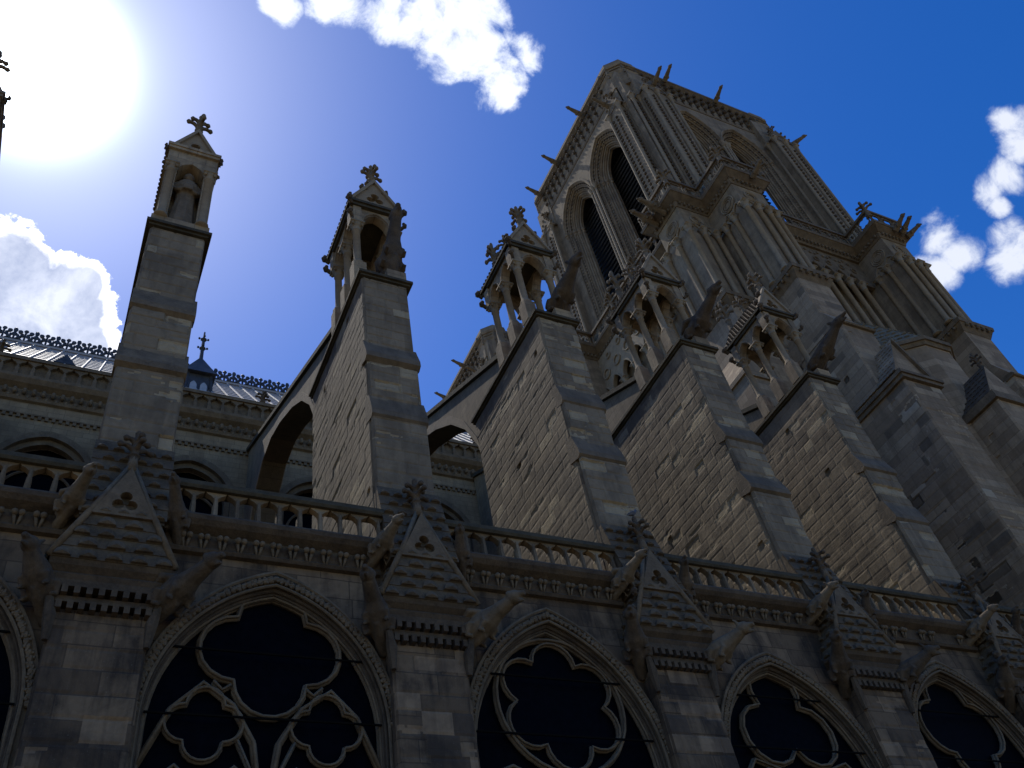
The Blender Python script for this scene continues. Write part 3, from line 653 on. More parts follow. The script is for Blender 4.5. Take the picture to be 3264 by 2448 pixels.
# ------------------------------------------------------------------ chapel bays
WIN = {0: 4, 1: 4, 2: 6, 3: 3, 4: 5, 5: 4}
def chapel_bay(k):
    xa_, xb = AX[k], AX[k + 1]; c = (xa_ + xb) / 2; yw = 13.7
    nm = ['dark arched window cut by the left edge', 'large four-lobed tracery window', 'window of a six-lobed rose', 'dim window behind the pale flare streak', 'last full dark window at the lower right', 'window past the corner'][k]
    rt = root('chapel_bay', (c, yw, 0), 'sooty chapel wall bay with ' + nm, 'chapel wall', 'chapel bays under the balustrade')
    zap = [11.35, 11.35, 11.25, 10.8, 11.1, 11.1][k]; zs = zap - (2.75 if k != 2 else 3.0)
    a1 = 2.0; r1 = zap - .12 - zs
    b = M(); out = [(xa_, 0), (c - a1, 0)] + arch_pts(c, a1, zs, r1, 16) + [(c + a1, 0), (xb, 0), (xb, 12.3), (xa_, 12.3)]
    b.prism(out, 'y', yw, yw + .9)
    b.box(c - a1, c + a1, yw + .02, yw + .88, 0, 3.)
    put(b, 'wall', st_low, rt)
    b = M()
    for q, (ai, ao, d0, d1) in enumerate(((0, 0, 0, 0), (1.95, 2.02, -.02, .06), (1.92, 1.97, .03, .12), (1.88, 1.94, .10, .40))):
        if q == 0: continue
        arch_order(b, 'y', c, ai, ao, zs, r1 * ai / a1 * .99, r1 * ao / a1, yw + d0, yw + d1, 3., 16)
    for a_, d, rr in ((1.96, -.02, .028), (1.92, .05, .025)): arch_tube(b, 'y', c, a_, zs, r1 * a_ / a1, yw + d, rr, 3., 16)
    put(b, 'arch_moulding', carve_d, rt)
    b = M()
    for a_, rr in ((2.15, .04), (1.99, .03)): arch_tube(b, 'y', c, a_, zs, r1 * a_ / a1 + (.05 if a_ > 2 else 0), yw - .12, rr, 7., 18)
    P = arch_pts(c, 2.075, zs, r1 * 2.075 / a1, 18)
    arch_order(b, 'y', c, 2.0, 2.15, zs, r1 * 2.0 / a1, r1 * 2.15 / a1, yw - .07, yw + .01, 7., 16)
    put(b, 'hood_mould', carve, rt)
    b = M(); P2 = []
    for j in range(len(P) - 1):
        for t_ in (0, .5): P2.append((P[j][0] * (1 - t_) + P[j + 1][0] * t_, P[j][1] * (1 - t_) + P[j + 1][1] * t_))
    rr = random.Random(k)
    for x, z in P2:
        b.blob((x, yw - .13, z), (.055 + .02 * rr.random(), .06, .055 + .02 * rr.random()), 5, 4)
        for q in range(3): aa = rr.random() * 6.28; b.blob((x + .05 * math.cos(aa), yw - .15, z + .05 * math.sin(aa)), (.035, .035, .03), 5, 3)
    put(b, 'leaf_carving', carve, rt)
    # tracery
    yt = yw + .16; b = M()
    def seg(pts, r=.05, cl=False): b.tube([(x, yt, z) for x, z in pts], r, 6, cl); b.tube([(x, yt - .08, z) for x, z in pts], r * .55, 5, cl)
    def circ(cx, cz, R): return [(cx + R * math.cos(2 * PI * q / 36), cz + R * math.sin(2 * PI * q / 36)) for q in range(36)]
    n = WIN[k]
    seg([(c - 1.89, 3)] + arch_pts(c, 1.89, zs, r1 * 1.89 / a1, 14) + [(c + 1.89, 3)], .05)
    if n == 6:
        seg(circ(c + .05, 9.45, 1.36), .055, True); seg(foil(c + .05, 9.45, 1.28, 6, PI / 2, .37), .045, True)
        for s_ in (-1, 1):
            seg([(c + s_ * 1.93, 7.9), (c + s_ * 1.2, 8.2), (c + s_ * .5, 7.9), (c + s_ * .05, 6.9)], .055); seg(foil(c + s_ * .85, 7.35, .55, 4, 0, .5), .04, True); seg(arch_pts(c + s_ * .78, .76, 6.6, 1.2, 8), .05)
    elif n in (3, 5):
        cz_ = 9.45 if n == 3 else 9.6
        seg(foil(c, cz_, 1.3, 3 if n == 3 else 4, PI / 2 if n == 3 else 0, .5), .055, True)
        for s_ in (-1, 1): seg(foil(c + s_ * .90, 7.75, .62, 4, 0, .5), .045, True); seg([(c + s_ * 1.93, 7.7), (c + s_ * 1.2, 8.55), (c + s_ * .4, 8.3), (c + s_ * .05, 7.2)], .055); seg(arch_pts(c + s_ * .45, .42, 6.6, .75, 6), .045); seg(arch_pts(c + s_ * 1.28, .42, 6.6, .75, 6), .045)
    else:
        seg(foil(c + .02, 10.03, 1.2, 4, 0, .5), .055, True)
        for s_ in (-1, 1):
            seg(foil(c + s_ * .98, 8.68, .60, 4, 0, .50), .045, True)
            seg([(c + s_ * 1.93, 7.9), (c + s_ * 1.5, 8.9), (c + s_ * 1.05, 9.36), (c + s_ * .55, 9.0), (c + s_ * .2, 8.4), (c + s_ * .04, 7.3)], .06)
            seg([(c + s_ * .62, 9.35), (c + s_ * .75, 9.25), (c + s_ * .9, 9.4)], .05)
            seg(arch_pts(c + s_ * .48, .44, 7.1, .9, 6), .05); seg(arch_pts(c + s_ * 1.36, .42, 7.1, .9, 6), .05)
            seg([(c + s_ * .45, 8.42), (c + s_ * .2, 7.9), (c + s_ * .05, 7.0)], .04)
    for x in (-.8, 0, .8): b.box(c + x - .05, c + x + .05, yt - .07, yt + .05, 3, 7.3)
    wo_ = put(b, 'window', carve, rt, True)
    b = M(); pg = [(c - 1.93, 3)] + arch_pts(c, 1.93, zs, r1 * 1.93 / a1, 14) + [(c + 1.93, 3)]; b.prism(pg, 'y', yt + .06, yt + .10); put(b, 'glass', glass, wo_)
    b = M()
    for z in (5.2, 6.4, 7.6, 8.75, 9.9): 
        hw = 1.8 if z < zs else 1.9 * math.sqrt(max(.05, 1 - ((z - zs) / (r1 + .15)) ** 2)) - .1
        b.box(c - hw - .1, c + hw + .1, yt - .16, yt - .13, z, z + .03)
    put(b, 'iron_bar', iron, wo_)
    # cornice
    b = M(); x0, x1 = xa_ + .76, xb - .76
    b.prism([(13.75, 11.72), (13.60, 11.74), (13.56, 11.80), (13.62, 11.86), (13.60, 12.12), (13.42, 12.2), (13.34, 12.28), (13.32, 12.36), (13.36, 12.42), (14.1, 12.44), (14.1, 11.72)], 'x', x0, x1)
    put(b, 'cornice', carve_d, rt)
    x = x0 + .35
    while x < x1 - .3:
        if rr.random() > .1:
            b = M()
            for s_ in (-1, 1): b.blob((x + s_ * .055, 13.50 + rr.random() * .02, 12.02), (.062, .07, .06), 7, 5); b.tube([(x + s_ * .055, 13.54, 11.98), (x + s_ * .02, 13.60, 11.80)], [.035, .02], 5)
            put(b, 'leaf_boss', carve, rt, True)
        x += .30 + .06 * rr.random()
    # balustrade
    yb = 13.62; b = M(); b.box(x0 - .1, x1 + .1, yb - .12, yb + .14, 12.44, 12.52)
    bal = put(b, 'balustrade', copm, rt)
    b = M(); b.prism([(yb - .14, 13.10), (yb - .17, 13.16), (yb - .15, 13.27), (yb - .05, 13.34), (yb + .08, 13.34), (yb + .16, 13.26), (yb + .15, 13.10)], 'x', x0 - .1, x1 + .1); put(b, 'rail', copm, bal)
    nb = 10; st = (x1 - x0) / nb
    for j in range(nb + 1):
        x = x0 + j * st; b = M(); b.prism([(x - .055, 12.52), (x + .055, 12.52), (x + .045, 12.82)] + [(x + st * .5 * (1 - math.cos(t_)), 12.84 + .22 * math.sin(t_)) for t_ in (.3, .65, 1., 1.35)] + [(x + st * .5, 13.11), (x - st * .5, 13.11)] + [(x - st * .5 * (1 - math.cos(t_)), 12.84 + .22 * math.sin(t_)) for t_ in (1.35, 1., .65, .3)] + [(x - .045, 12.82)], 'y', yb - .06, yb + .08)
        b.tube([(x, yb - .07, 12.5), (x, yb - .07, 12.84), (x, yb - .06, 13.0)], [.05, .04, .03], 6)
        put(b, 'baluster', carve if (k * 3 + j) % 5 else carve_l, bal)
for k in range(6): chapel_bay(k)
# terrace behind the balustrade
b = M(); b.box(-16, 27.4, 14.6, 29.9, 11.9, 12.1); o = put(b, 'terrace', roofst, None); o['kind'] = 'structure'

# ------------------------------------------------------------------ nave
nv = root('nave', (6, 37, 0), 'nave with clerestory windows, parapet and steep pale lead roof behind the flyers', 'church nave')
b = M(); X0, X1 = -16., 29.; yc = 30.
ring = [(X0, 12)]
for k in range(-2, 5):
    c = .38 + 5.5 * k + 2.75
    ring += [(c - 1.95, 12)] + arch_pts(c, 1.95, 26.6, 2.25, 12) + [(c + 1.95, 12)]
ring += [(X1, 12), (X1, 30.6), (X0, 30.6)]
b.prism(ring, 'y', yc, yc + 1.0); b.box(X0, X1, yc + .5, yc + 14, 0, 12); b.box(X0, X1, yc + 13, yc + 14, 12, 31)
put(b, 'wall', st_clere, nv)
for k in range(-2, 5):
    c = .38 + 5.5 * k + 2.75
    b = M(); r = 2.25 / 1.95
    arch_order(b, 'y', c, 1.72, 1.98, 26.6, r * 1.72, r * 1.98, yc - .06, yc + .2, 12, 12)
    arch_order(b, 'y', c, 1.5, 1.74, 26.6, r * 1.5, r * 1.74, yc + .15, yc + .45, 12, 12)
    arch_tube(b, 'y', c, 1.3, 26.0, 1.2, yc + .5, .06, 12, 10)
    wd = put(b, 'window', carve, nv)
    b = M(); b.prism([(c - 1.6, 12)] + arch_pts(c, 1.6, 26.6, r * 1.6, 12) + [(c + 1.6, 12)], 'y', yc + .6, yc + .66); put(b, 'glass', glass, wd)
b = M()   # cornice stages
b.box(X0, X1, yc - .10, yc, 29.55, 29.62); 
x = X0
while x < X1: b.box(x, x + .13, yc - .09, yc, 29.38, 29.55); x += .26
x = X0
while x < X1: b.blob((x, yc - .16, 30.75), (.11, .13, .17), 6, 4); b.blob((x + .17, yc - .08, 30.5), (.08, .08, .12), 5, 3); x += .36
b.prism([(yc, 30.25), (yc - .12, 30.3), (yc - .16, 30.4), (yc - .05, 30.5), (yc - .05, 30.95), (yc - .3, 31.1), (yc - .42, 31.3), (yc - .42, 31.42), (yc + .9, 31.45), (yc + .9, 30.25)], 'x', X0, X1)
put(b, 'cornice', carve, nv)
b = M(); b.box(X0, X1, yc - .30, yc - .05, 31.45, 31.58); b.box(X0, X1, yc - .34, yc - .02, 32.42, 32.6)
x = X0 + .3
while x < X1 - .6:
    b.prism([(x - .08, 31.58), (x + .08, 31.58), (x + .07, 32.0)] + [(x + .30 * (1 - math.cos(t_)), 32.02 + .3 * math.sin(t_)) for t_ in (.4, .9, 1.3)] + [(x + .3, 32.43), (x - .3, 32.43)] + [(x - .30 * (1 - math.cos(t_)), 32.02 + .3 * math.sin(t_)) for t_ in (1.3, .9, .4)] + [(x - .07, 32.0)], 'y', yc - .26, yc - .10)
    x += .6
b.box(X0, X1, yc - .08, yc + .12, 31.45, 32.5)  # backing wall added so the openings stay dark against the bright roof
put(b, 'parapet', carve, nv)
for k in range(-2, 6):
    place(FIN_D, 'pinnacle', (.38 + 5.5 * k, yc - .2, 32.4), nv, (0, 0, .2), (1.3, 1.3, 1.1))
YR, ZR, YE, ZE = 37.0, 41.2, 30.75, 33.6
b = M(); b.prism([(YE, ZE), (YR, ZR), (2 * YR - YE, ZE)], 'x', X0, X1 + 3); b.box(X0, X1, YE + .05, YE + .3, 31.4, ZE + .1)
dx_, dz_ = YR - YE, ZR - ZE; LL = math.hypot(dx_, dz_); nY, nZ = -dz_ / LL, dx_ / LL
x = X0 + .3
while x < X1:   # lead rolls
    P0 = Vector((x, YE, ZE)); P1 = Vector((x, YR, ZR)); o_ = Vector((0, nY, nZ)) * .03
    b.tube([P0 + o_, P1 + o_], .05, 6); x += .72
for q in range(1, 10):
    f = q / 10; b.box(X0, X1, YE + dx_ * f - .02, YE + dx_ * f + .02, ZE + dz_ * f - .01, ZE + dz_ * f + .035)
b.box(X0, X1, YR - .12, YR + .12, ZR - .05, ZR + .10)
put(b, 'roof', lead, nv)
# ridge cresting
b = M(); x = X0; U_ = 1.05
b.box(X0, X1, YR - .04, YR + .04, ZR + .1, ZR + .2)
while x < X1:
    for s_ in (-1, 1):
        b.tube([(x + .5 * U_ + s_ * .06, YR, ZR + .2), (x + .5 * U_ + s_ * .30, YR, ZR + .42), (x + .5 * U_ + s_ * .40, YR, ZR + .68), (x + .5 * U_ + s_ * .22, YR, ZR + .78)], [.08, .085, .08, .07], 5)
        b.tube([(x + .5 * U_ + s_ * .42, YR, ZR + .18), (x + .5 * U_ + s_ * .2, YR, ZR + .34), (x + .5 * U_ + s_ * .16, YR, ZR + .6)], [.07, .075, .08], 5)
        b.blob((x + .5 * U_ + s_ * .25, YR, ZR + .86), (.14, .07, .15), 5, 4); b.blob((x + .5 * U_ + s_ * .38, YR, ZR + .55), (.13, .07, .11), 5, 4)
    b.blob((x + .5 * U_, YR, ZR + .95), (.13, .07, .2), 5, 4); b.blob((x + .5 * U_, YR, ZR + .62), (.17, .07, .16), 6, 4)
    b.tube([(x, YR, ZR + .2), (x, YR, ZR + .92)], .06, 5); b.blob((x, YR, ZR + .96), (.13, .08, .12), 6, 4); b.tube([(x + .5 * U_, YR, ZR + .2), (x + .5 * U_, YR, ZR + .9)], .06, 5)
    x += U_
put(b, 'ridge_cresting', leadd, nv)
# lantern on the roof foot and small dormers
lx, ly = 3.08, 31.9
b = M(); b.box(lx - .48, lx + .48, ly - .5, ly + .9, 31.6, 35.6)
for s_ in (-1, 1): b.tube([(lx + s_ * .85, ly - .5, 31.8), (lx + s_ * .52, ly - .5, 35.6)], .08, 5)
ln = put(b, 'lantern', leadd, nv)
b = M()
b.hexa([(lx - .75, ly - .75, 35.5), (lx + .75, ly - .75, 35.5), (lx + .75, ly + .95, 35.5), (lx - .75, ly + .95, 35.5)], [(lx - .04, ly, 37.3), (lx + .04, ly, 37.3), (lx + .04, ly + .06, 37.3), (lx - .04, ly + .06, 37.3)])
b.tube([(lx, ly, 37.1), (lx, ly, 38.4), (lx, ly, 39.3)], [.10, .08, .04], 6)
for z in (38.0, 38.7):
    b.lathe([(.05, z - .1), (.17, z), (.05, z + .1)], lx, ly, 7)
    for a in range(4): b.blob((lx + .22 * math.cos(a * PI / 2), ly + .22 * math.sin(a * PI / 2), z + .05), (.07, .07, .07), 5, 3)
put(b, 'lantern_spire', leadd, ln)
b = M()
for s_ in (-1, 1): b.prism([(lx + s_ * .24 - .16, 32.9)] + arch_pts(lx + s_ * .24, .16, 34.6, .3, 5) + [(lx + s_ * .24 + .16, 32.9)], 'y', ly - .60, ly - .50)
put(b, 'lantern_window', plain('painted_shutter', (.28, .32, .36), (.40, .44, .48), 3, .6, .1), ln)
for dx in (-2.75, 13.5):
    b = M(); b.box(dx - .4, dx + .4, 31.2, 34, 32.0, 34.2); b.prism([(dx - .46, 34.15), (dx + .46, 34.15), (dx, 34.75)], 'y', 31.1, 34.6); put(b, 'dormer', leadd, nv)

# ------------------------------------------------------------------ bell tower
cx, cy = 36.9, 27.0
GZ = 46.5
def tower():
    rt = root('bell_tower', (cx, cy, 0), 'tall Gothic bell tower with paired louvred openings rising at the upper right', 'bell tower', 'twin bell towers')
    # outline helper: quarter symmetric outline from the NE corner points (E butt, N butt)
    def outline(ew, eb, ey0, ey1, nw, nbx0, nbx1, nby):
        # ew: east wall x, eb: east buttress face x with y range ey0..ey1 ; nw: north wall y, nb: north buttress x range, face y
        q = [(ew, ey1), (eb, ey1), (eb, ey0), (nbx0, ey0), (nbx0, nby), (nbx1, nby), (nbx1, nw)]
        mx = lambda p: (2 * cx - p[0], p[1]); my = lambda p: (p[0], 2 * cy - p[1])
        P = q + [mx(p) for p in q[::-1]] + [my(mx(p)) for p in q] + [my(p) for p in q[::-1]]
        return P    # goes NE -> NW -> SW -> SE
    O_mid = outline(29.35, 27.45, 19.65, 21.8, 20.7, 29.8, 32.0, 17.15)
    O_cor = outline(29.0, 27.45, 19.65, 21.8, 19.3, 29.8, 32.0, 17.15)
    O_low = outline(29.6, 27.3, 19.4, 21.8, 19.4, 29.72, 31.92, 16.78)
    O_top = outline(29.0, 28.45, 20.7, 22.05, 20.0, 29.75, 31.95, 18.9)
    def up(P): return [tuple(p) for p in P]   # CCW seen from above
    # ---- lower body
    b = M(); b.prism(O_low, 'z', 0, 36.3); put(b, 'lower_wall', st_pale, rt)
    b = M()
    panel(b, (29.70, 19.4, 31.7), (0, -1, 0), (0, 0, 1), (-1, 0, 0), 2.63, 4.5, 201, res=.07, rowh=.42, bw=1.2, amp=.004, groove=.008, holes=3, rough=.002)
    panel(b, (29.72, 16.76, 32.9), (1, 0, 0), (0, 0, 1), (0, -1, 0), 2.2, 3.3, 202, res=.07, rowh=.42, bw=1.2, amp=.004, groove=.008, holes=2, rough=.002)
    put(b, 'wall_face', st_pale, rt)
    for k, bx in enumerate((29.7, 2 * cx - 31.95)):     # stepped north buttresses
        b = M(); b.box(bx + .02, bx + 2.18, 16.25, 19.3, 0, 31.6)
        b.prism([(16.22, 31.6), (16.76, 32.9), (19, 32.9), (19, 31.6)], 'x', bx + .0, bx + 2.2)
        panel(b, (bx, 16.22, 26), (1, 0, 0), (0, 0, 1), (0, -1, 0), 2.2, 5.6, 203 + k, res=.08, rowh=.42, bw=1.2, amp=.004, groove=.008, holes=4, rough=.002)
        panel(b, (bx - .01, 19.2, 22), (0, -1, 0), (0, 0, 1), (-1, 0, 0), 3.0, 9.6, 205 + k, res=.08, rowh=.42, bw=1.2, amp=.004, groove=.008, holes=5, rough=.002)
        put(b, 'stepped_buttress', st_pale, rt)
        b = M(); b.prism([(16.1, 31.42), (16.05, 31.5), (16.15, 31.66), (16.7, 31.75), (16.7, 31.4)], 'x', bx - .08, bx + 2.28); put(b, 'string_course', carve, rt)
    # tall lower stair buttress with gablet cap (nearest, right)
    bx = 29.7; b = M(); b.box(bx + .03, bx + 2.2, 15.16, 17.95, 0, 26.4)
    panel(b, (bx - .0, 17.95, 8), (0, -1, 0), (0, 0, 1), (-1, 0, 0), 2.84, 18.4, 211, res=.07, rowh=.42, bw=1.3, amp=.012, groove=.012, erode=.02, edepth=.05, holes=9, rough=.004, lightf=.10, darkf=.10)
    panel(b, (bx, 15.13, 8), (1, 0, 0), (0, 0, 1), (0, -1, 0), 2.2, 18.4, 212, res=.07, rowh=.42, bw=1.2, amp=.02, groove=.012, erode=.08, edepth=.08, holes=6, rough=.004, lightf=.22, darkf=.08)
    bu = put(b, 'stair_buttress', st_pale, rt)
    b = M(); b.box(bx - .12, bx + 2.32, 15.0, 18.1, 26.4, 26.6); b.box(bx - .2, bx + 2.4, 14.92, 18.1, 26.6, 26.78); b.box(bx + .0, bx + 2.2, 15.1, 18.1, 26.78, 27.0); put(b, 'cap_moulding', carve, bu)
    b = M(); b.prism([(bx - .0, 27.0), (bx + 2.2, 27.0), (bx + 1.1, 29.3)], 'y', 15.25, 18.)
    slope_scales(b, (bx - .08, 17.9, 26.98), (bx - .08, 15.15, 26.98), (bx + 1.08, 15.15, 29.35), (bx + 1.08, 17.9, 29.35), 9, 12, .025); put(b, 'scaled_gablet', st_pale, bu)
    b = M(); b.hexa([(bx + 2.3, 15.1, 26.95), (bx + 2.1, 15.1, 26.95), (bx + 1.08, 15.1, 29.3), (bx + 1.12, 15.1, 29.5)], [(bx + 2.3, 15.35, 26.95), (bx + 2.1, 15.35, 26.95), (bx + 1.08, 15.35, 29.3), (bx + 1.12, 15.35, 29.5)]); put(b, 'raking_moulding', carve, bu)
    # polygonal stair turret with scaled roof
    tp = [(31.9, 19.3), (31.9, 16.3), (33.4, 15.2), (35.0, 15.2), (37.0, 16.6), (37.0, 19.3)]
    b = M(); b.prism(tp, 'z', 0, 29.9); tu = put(b, 'stair_turret', st_pale, rt)
    b = M(); cornice_poly(b, tp, 29.9, 30.1, .08, .16); cornice_poly(b, tp, 30.1, 30.32, .24, .26); put(b, 'cap_moulding', carve, tu)
    b = M(); base = [(31.85, 16.2), (33.35, 15.05), (35.05, 15.05), (37.1, 16.5), (37.1, 19.2), (31.85, 19.2)]
    tpz = [(33.3, 18.6, 35.2), (33.9, 18.3, 35.6), (35.0, 18.3, 35.8), (36.5, 18.6, 36.0), (36.6, 19.2, 36.0), (33.3, 19.2, 35.2)]
    for j in range(4): slope_scales(b, (*base[j], 30.32), (*base[j + 1], 30.32), tpz[j + 1], tpz[j], 12, 6, .05)
    b.hexa([(31.9, 16.4, 30.3), (37, 16.4, 30.3), (37, 19.3, 30.3), (31.9, 19.3, 30.3)], [(33.4, 18.7, 35), (36.4, 18.7, 35.7), (36.4, 19.3, 35.7), (33.4, 19.3, 35)])
    put(b, 'turret_roof', roofst, tu)
    # second gableted buttress
    b = M(); b.box(33.05, 35.3, 13.95, 16, 0, 24.9); panel(b, (33.0, 16.0, 16), (0, -1, 0), (0, 0, 1), (-1, 0, 0), 2.1, 8.9, 213, res=.08, rowh=.42, bw=1.2, amp=.004, groove=.008, holes=4, rough=.002)
    g2 = put(b, 'gabled_buttress', st_pale, rt)
    b = M(); b.box(32.88, 35.45, 13.8, 16.2, 24.9, 25.3); put(b, 'cap_moulding', carve, g2)
    b = M(); b.prism([(33.0, 25.3), (35.4, 25.3), (34.15, 27.33)], 'y', 13.97, 16.2); put(b, 'gable_wall', st_pale, g2); b = M(); slope_scales(b, (32.92, 16.1, 25.3), (32.92, 13.95, 25.3), (34.15, 13.95, 27.4), (34.15, 16.1, 27.4), 7, 9, .025); put(b, 'scaled_gablet', carve_d, g2)
    place(FIN_D, 'finial', (34.15, 14.1, 27.2), g2, None, (1.1, 1.1, 1.1))
    # east flank lower buttress with slope
    b = M(); b.box(25.2, 27.3, 19.0, 21.9, 0, 29.5); b.prism([(25.2, 29.5), (27.35, 33.2), (27.35, 29.5)], 'y', 19.0, 21.9); b.box(25.1, 27.3, 18.9, 22.0, 29.3, 29.55)
    b.box(23.6, 25.3, 19.2, 21.9, 0, 24.4); b.prism([(23.6, 24.4), (25.25, 26.4), (25.25, 24.4)], 'y', 19.2, 21.9)
    put(b, 'east_buttress', st_pale, rt)
    # ---- lower cornice z 36.3-37
    b = M()
    OL = up(O_low)
    cornice_poly(b, OL, 35.75, 36.25, .02, .28); cornice_poly(b, OL, 36.25, 36.5, .34, .38); cornice_poly(b, OL, 36.5, 36.75, .30, .15)
    put(b, 'lower_cornice', carve, rt)
    b = M(); rr = random.Random(3)
    def along(P, step, fn, only=None):
        n = len(P)
        for j in range(n):
            a = Vector(P[j]); c = Vector(P[(j + 1) % n]); L = (c - a).length; e1 = (c - a) / L; nn = Vector((e1.y, -e1.x))
            if only and not only(a, c): continue
            k = max(1, int(L / step)); 
            for q in range(k): fn(a + e1 * (L * (q + .5) / k), nn, e1)
    vis = lambda a, c: not (min(a.x, c.x) > 44.2 or min(a.y, c.y) > 33)
    along(OL, .42, lambda p, n_, e1: b.blob((p.x + n_.x * .3, p.y + n_.y * .3, 36.12), (.10, .10, .12), 6, 4), vis)
    put(b, 'cornice_leaf_crockets', carve, rt, True)
    # ---- colonnade stage 36.75 .. 45.6
    b = M(); b.prism(O_mid, 'z', 36.7, 45.6)
    put(b, 'gallery_wall', st_tow, rt)
    b = M()
    def shaft(x, y, z0=36.75, z1=43.3, r=.15): b_ = M(); column(b_, x, y, z0, z1, r, .27, .32, .55, 10); put(b_, 'colonnette', carve_l, rt, True)
    # around NE cluster
    for (x, y) in ((27.35, 19.55), (27.33, 20.7), (27.35, 21.85), (28.4, 19.5), (29.35, 19.45), (29.65, 18.9), (29.68, 18.1), (29.7, 17.05), (30.6, 17.02), (31.4, 17.02), (32.05, 17.1)): shaft(x, y)
    for (x, y) in ((41.8, 18.9), (41.7, 18.0), (41.72, 17.05), (42.6, 17.02), (43.5, 17.02), (44.15, 17.1), (44.7, 17.6)): shaft(x, y)
    for q in range(8): shaft(33.3 + q * 1.05, 19.5, 36.75, 43.0, .17)
    # blind arches, roundels above the capitals
    b = M()
    def medal(ax, u, z, d, R):
        pts = [(u + R * math.cos(2 * PI * q / 20), z + R * math.sin(2 * PI * q / 20)) for q in range(20)]
        for rad, k in ((.05, 1.), (.04, .78), (.035, .5)):
            b.tube([(d, u + (p[0] - u) * k, z + (p[1] - z) * k) if ax == 'x' else (u + (p[0] - u) * k, d, z + (p[1] - z) * k) for p in pts], rad, 5, True)
    for c_, a in ((20.15, .5), (21.25, .5)): arch_tube(b, 'x', c_, a, 43.3, .7, 27.40, .07, 43.2, 7); 
    medal('x', 20.7, 44.55, 27.40, .55)
    arch_tube(b, 'y', 28.0, .45, 43.3, .7, 19.6, .07, 43.2, 7); arch_tube(b, 'y', 28.9, .45, 43.3, .7, 19.6, .07, 43.2, 7); medal('y', 28.5, 44.55, 19.6, .45)
    for x in (29.74, 41.79):
        put(b, 'blind_tracery', carve_l, rt); b = M()
        arch_tube(b, 'x', 17.6, .42, 43.3, .7, x, .07, 43.2, 7); arch_tube(b, 'x', 18.5, .42, 43.3, .7, x, .07, 43.2, 7); medal('x', 18.1, 44.6, x, .55)
        arch_tube(b, 'y', x + .55, .45, 43.3, .7, 17.1, .07, 43.2, 7); arch_tube(b, 'y', x + 1.6, .45, 43.3, .7, 17.1, .07, 43.2, 7); medal('y', x + 1.1, 44.6, 17.1, .5)
    put(b, 'blind_tracery', carve_l, rt)
    b = M()  # north gallery tracery band
    poly = [(32.0, 43.0)]
    for q in range(8): poly += arch_pts(33.3 - .525 + q * 1.05, .40, 43.05, .75, 6)
    poly += [(41.9, 43.0), (41.9, 45.6), (32.0, 45.6)]; b.prism(poly, 'y', 19.4, 19.65)
    for q in range(8): 
        arch_tube(b, 'y', 33.3 - .525 + q * 1.05, .44, 43.05, .8, 19.38, .05, 43.0, 6); b.tube([(33.3 + q * 1.05 + .2 * math.cos(2 * PI * j / 10), 19.36, 44.35 + .2 * math.sin(2 * PI * j / 10)) for j in range(10)], .05, 5, True)
        for j in range(3): b.blob((33.3 - .525 + q * 1.05 + (j - 1) * .35, 19.36, 45.0 + .2 * (j % 2)), (.12, .07, .12), 6, 4)
    put(b, 'gallery_tracery', carve, rt)
    # east gallery: open arcade at x 28.9
    b = M(); poly = [(22.2, 41.9)]
    for q in range(8): poly += arch_pts(22.9 + q * 1.35, .52, 41.95, 1.0, 6)
    poly += [(33., 41.9), (33, 45.6), (22.2, 45.6)]
    b.prism(poly, 'x', 28.75, 29.0)
    for q in range(8):
        c_ = 22.9 + q * 1.35
        arch_tube(b, 'x', c_, .56, 41.95, 1.05, 28.72, .06, 41.9, 6)
        for dz, R in ((43.75, .36), (44.9, .22)): b.tube([(28.70, c_ + .67 * (dz < 44.5) + R * math.cos(2 * PI * j / 14), dz + R * math.sin(2 * PI * j / 14)) for j in range(14)], .06, 5, True)
    put(b, 'east_tracery', carve_l, rt)
    for q in range(8): shaft(28.88, 23.575 + q * 1.35 - .0, 36.75, 41.95, .14)
    # ---- gallery cornice and parapet
    OC = up(O_cor)
    b = M(); cornice_poly(b, OC, 45.6, 45.95, .05, .18); cornice_poly(b, OC, 45.95, 46.3, .22, .58); cornice_poly(b, OC, 46.3, GZ, .62, .66)
    put(b, 'gallery_cornice', carve, rt)
    b = M()
    along(OC, .3, lambda p, n_, e1: b.blob((p.x + n_.x * .22, p.y + n_.y * .22, 45.85), (.09, .09, .13), 5, 4), vis)
    put(b, 'gallery_leaves', carve, rt)
    b = M()
    def off(P, d):
        n = len(P); R_ = []
        for i in range(n):
            a = Vector(P[i - 1]); b_ = Vector(P[i]); c = Vector(P[(i + 1) % n]); e1 = (b_ - a).normalized(); e2 = (c - b_).normalized()
            n1 = Vector((e1.y, -e1.x)); n2 = Vector((e2.y, -e2.x)); k = n1 + n2; R_.append(b_ + k / max(.4, 1 + n1.dot(n2)) * d)
        return R_
    PP = off(OC, .48); n = len(PP)
    for j in range(n):
        a, c = PP[j], PP[(j + 1) % n]; L = (c - a).length
        if L < .3: continue
        e1 = (c - a) / L; nn = Vector((e1.y, -e1.x)) * .09
        for z0, z1, wd in ((GZ, GZ + .16, 1.3), (GZ + 1.12, GZ + 1.32, 1.4)):
            q = [(a.x + nn.x * wd, a.y + nn.y * wd), (c.x + nn.x * wd, c.y + nn.y * wd), (c.x - nn.x * wd, c.y - nn.y * wd), (a.x - nn.x * wd, a.y - nn.y * wd)]
            b.prism(q, 'z', z0, z1)
        if not vis(a, c): continue
        k = max(1, int(L / .8)); w_ = L / k
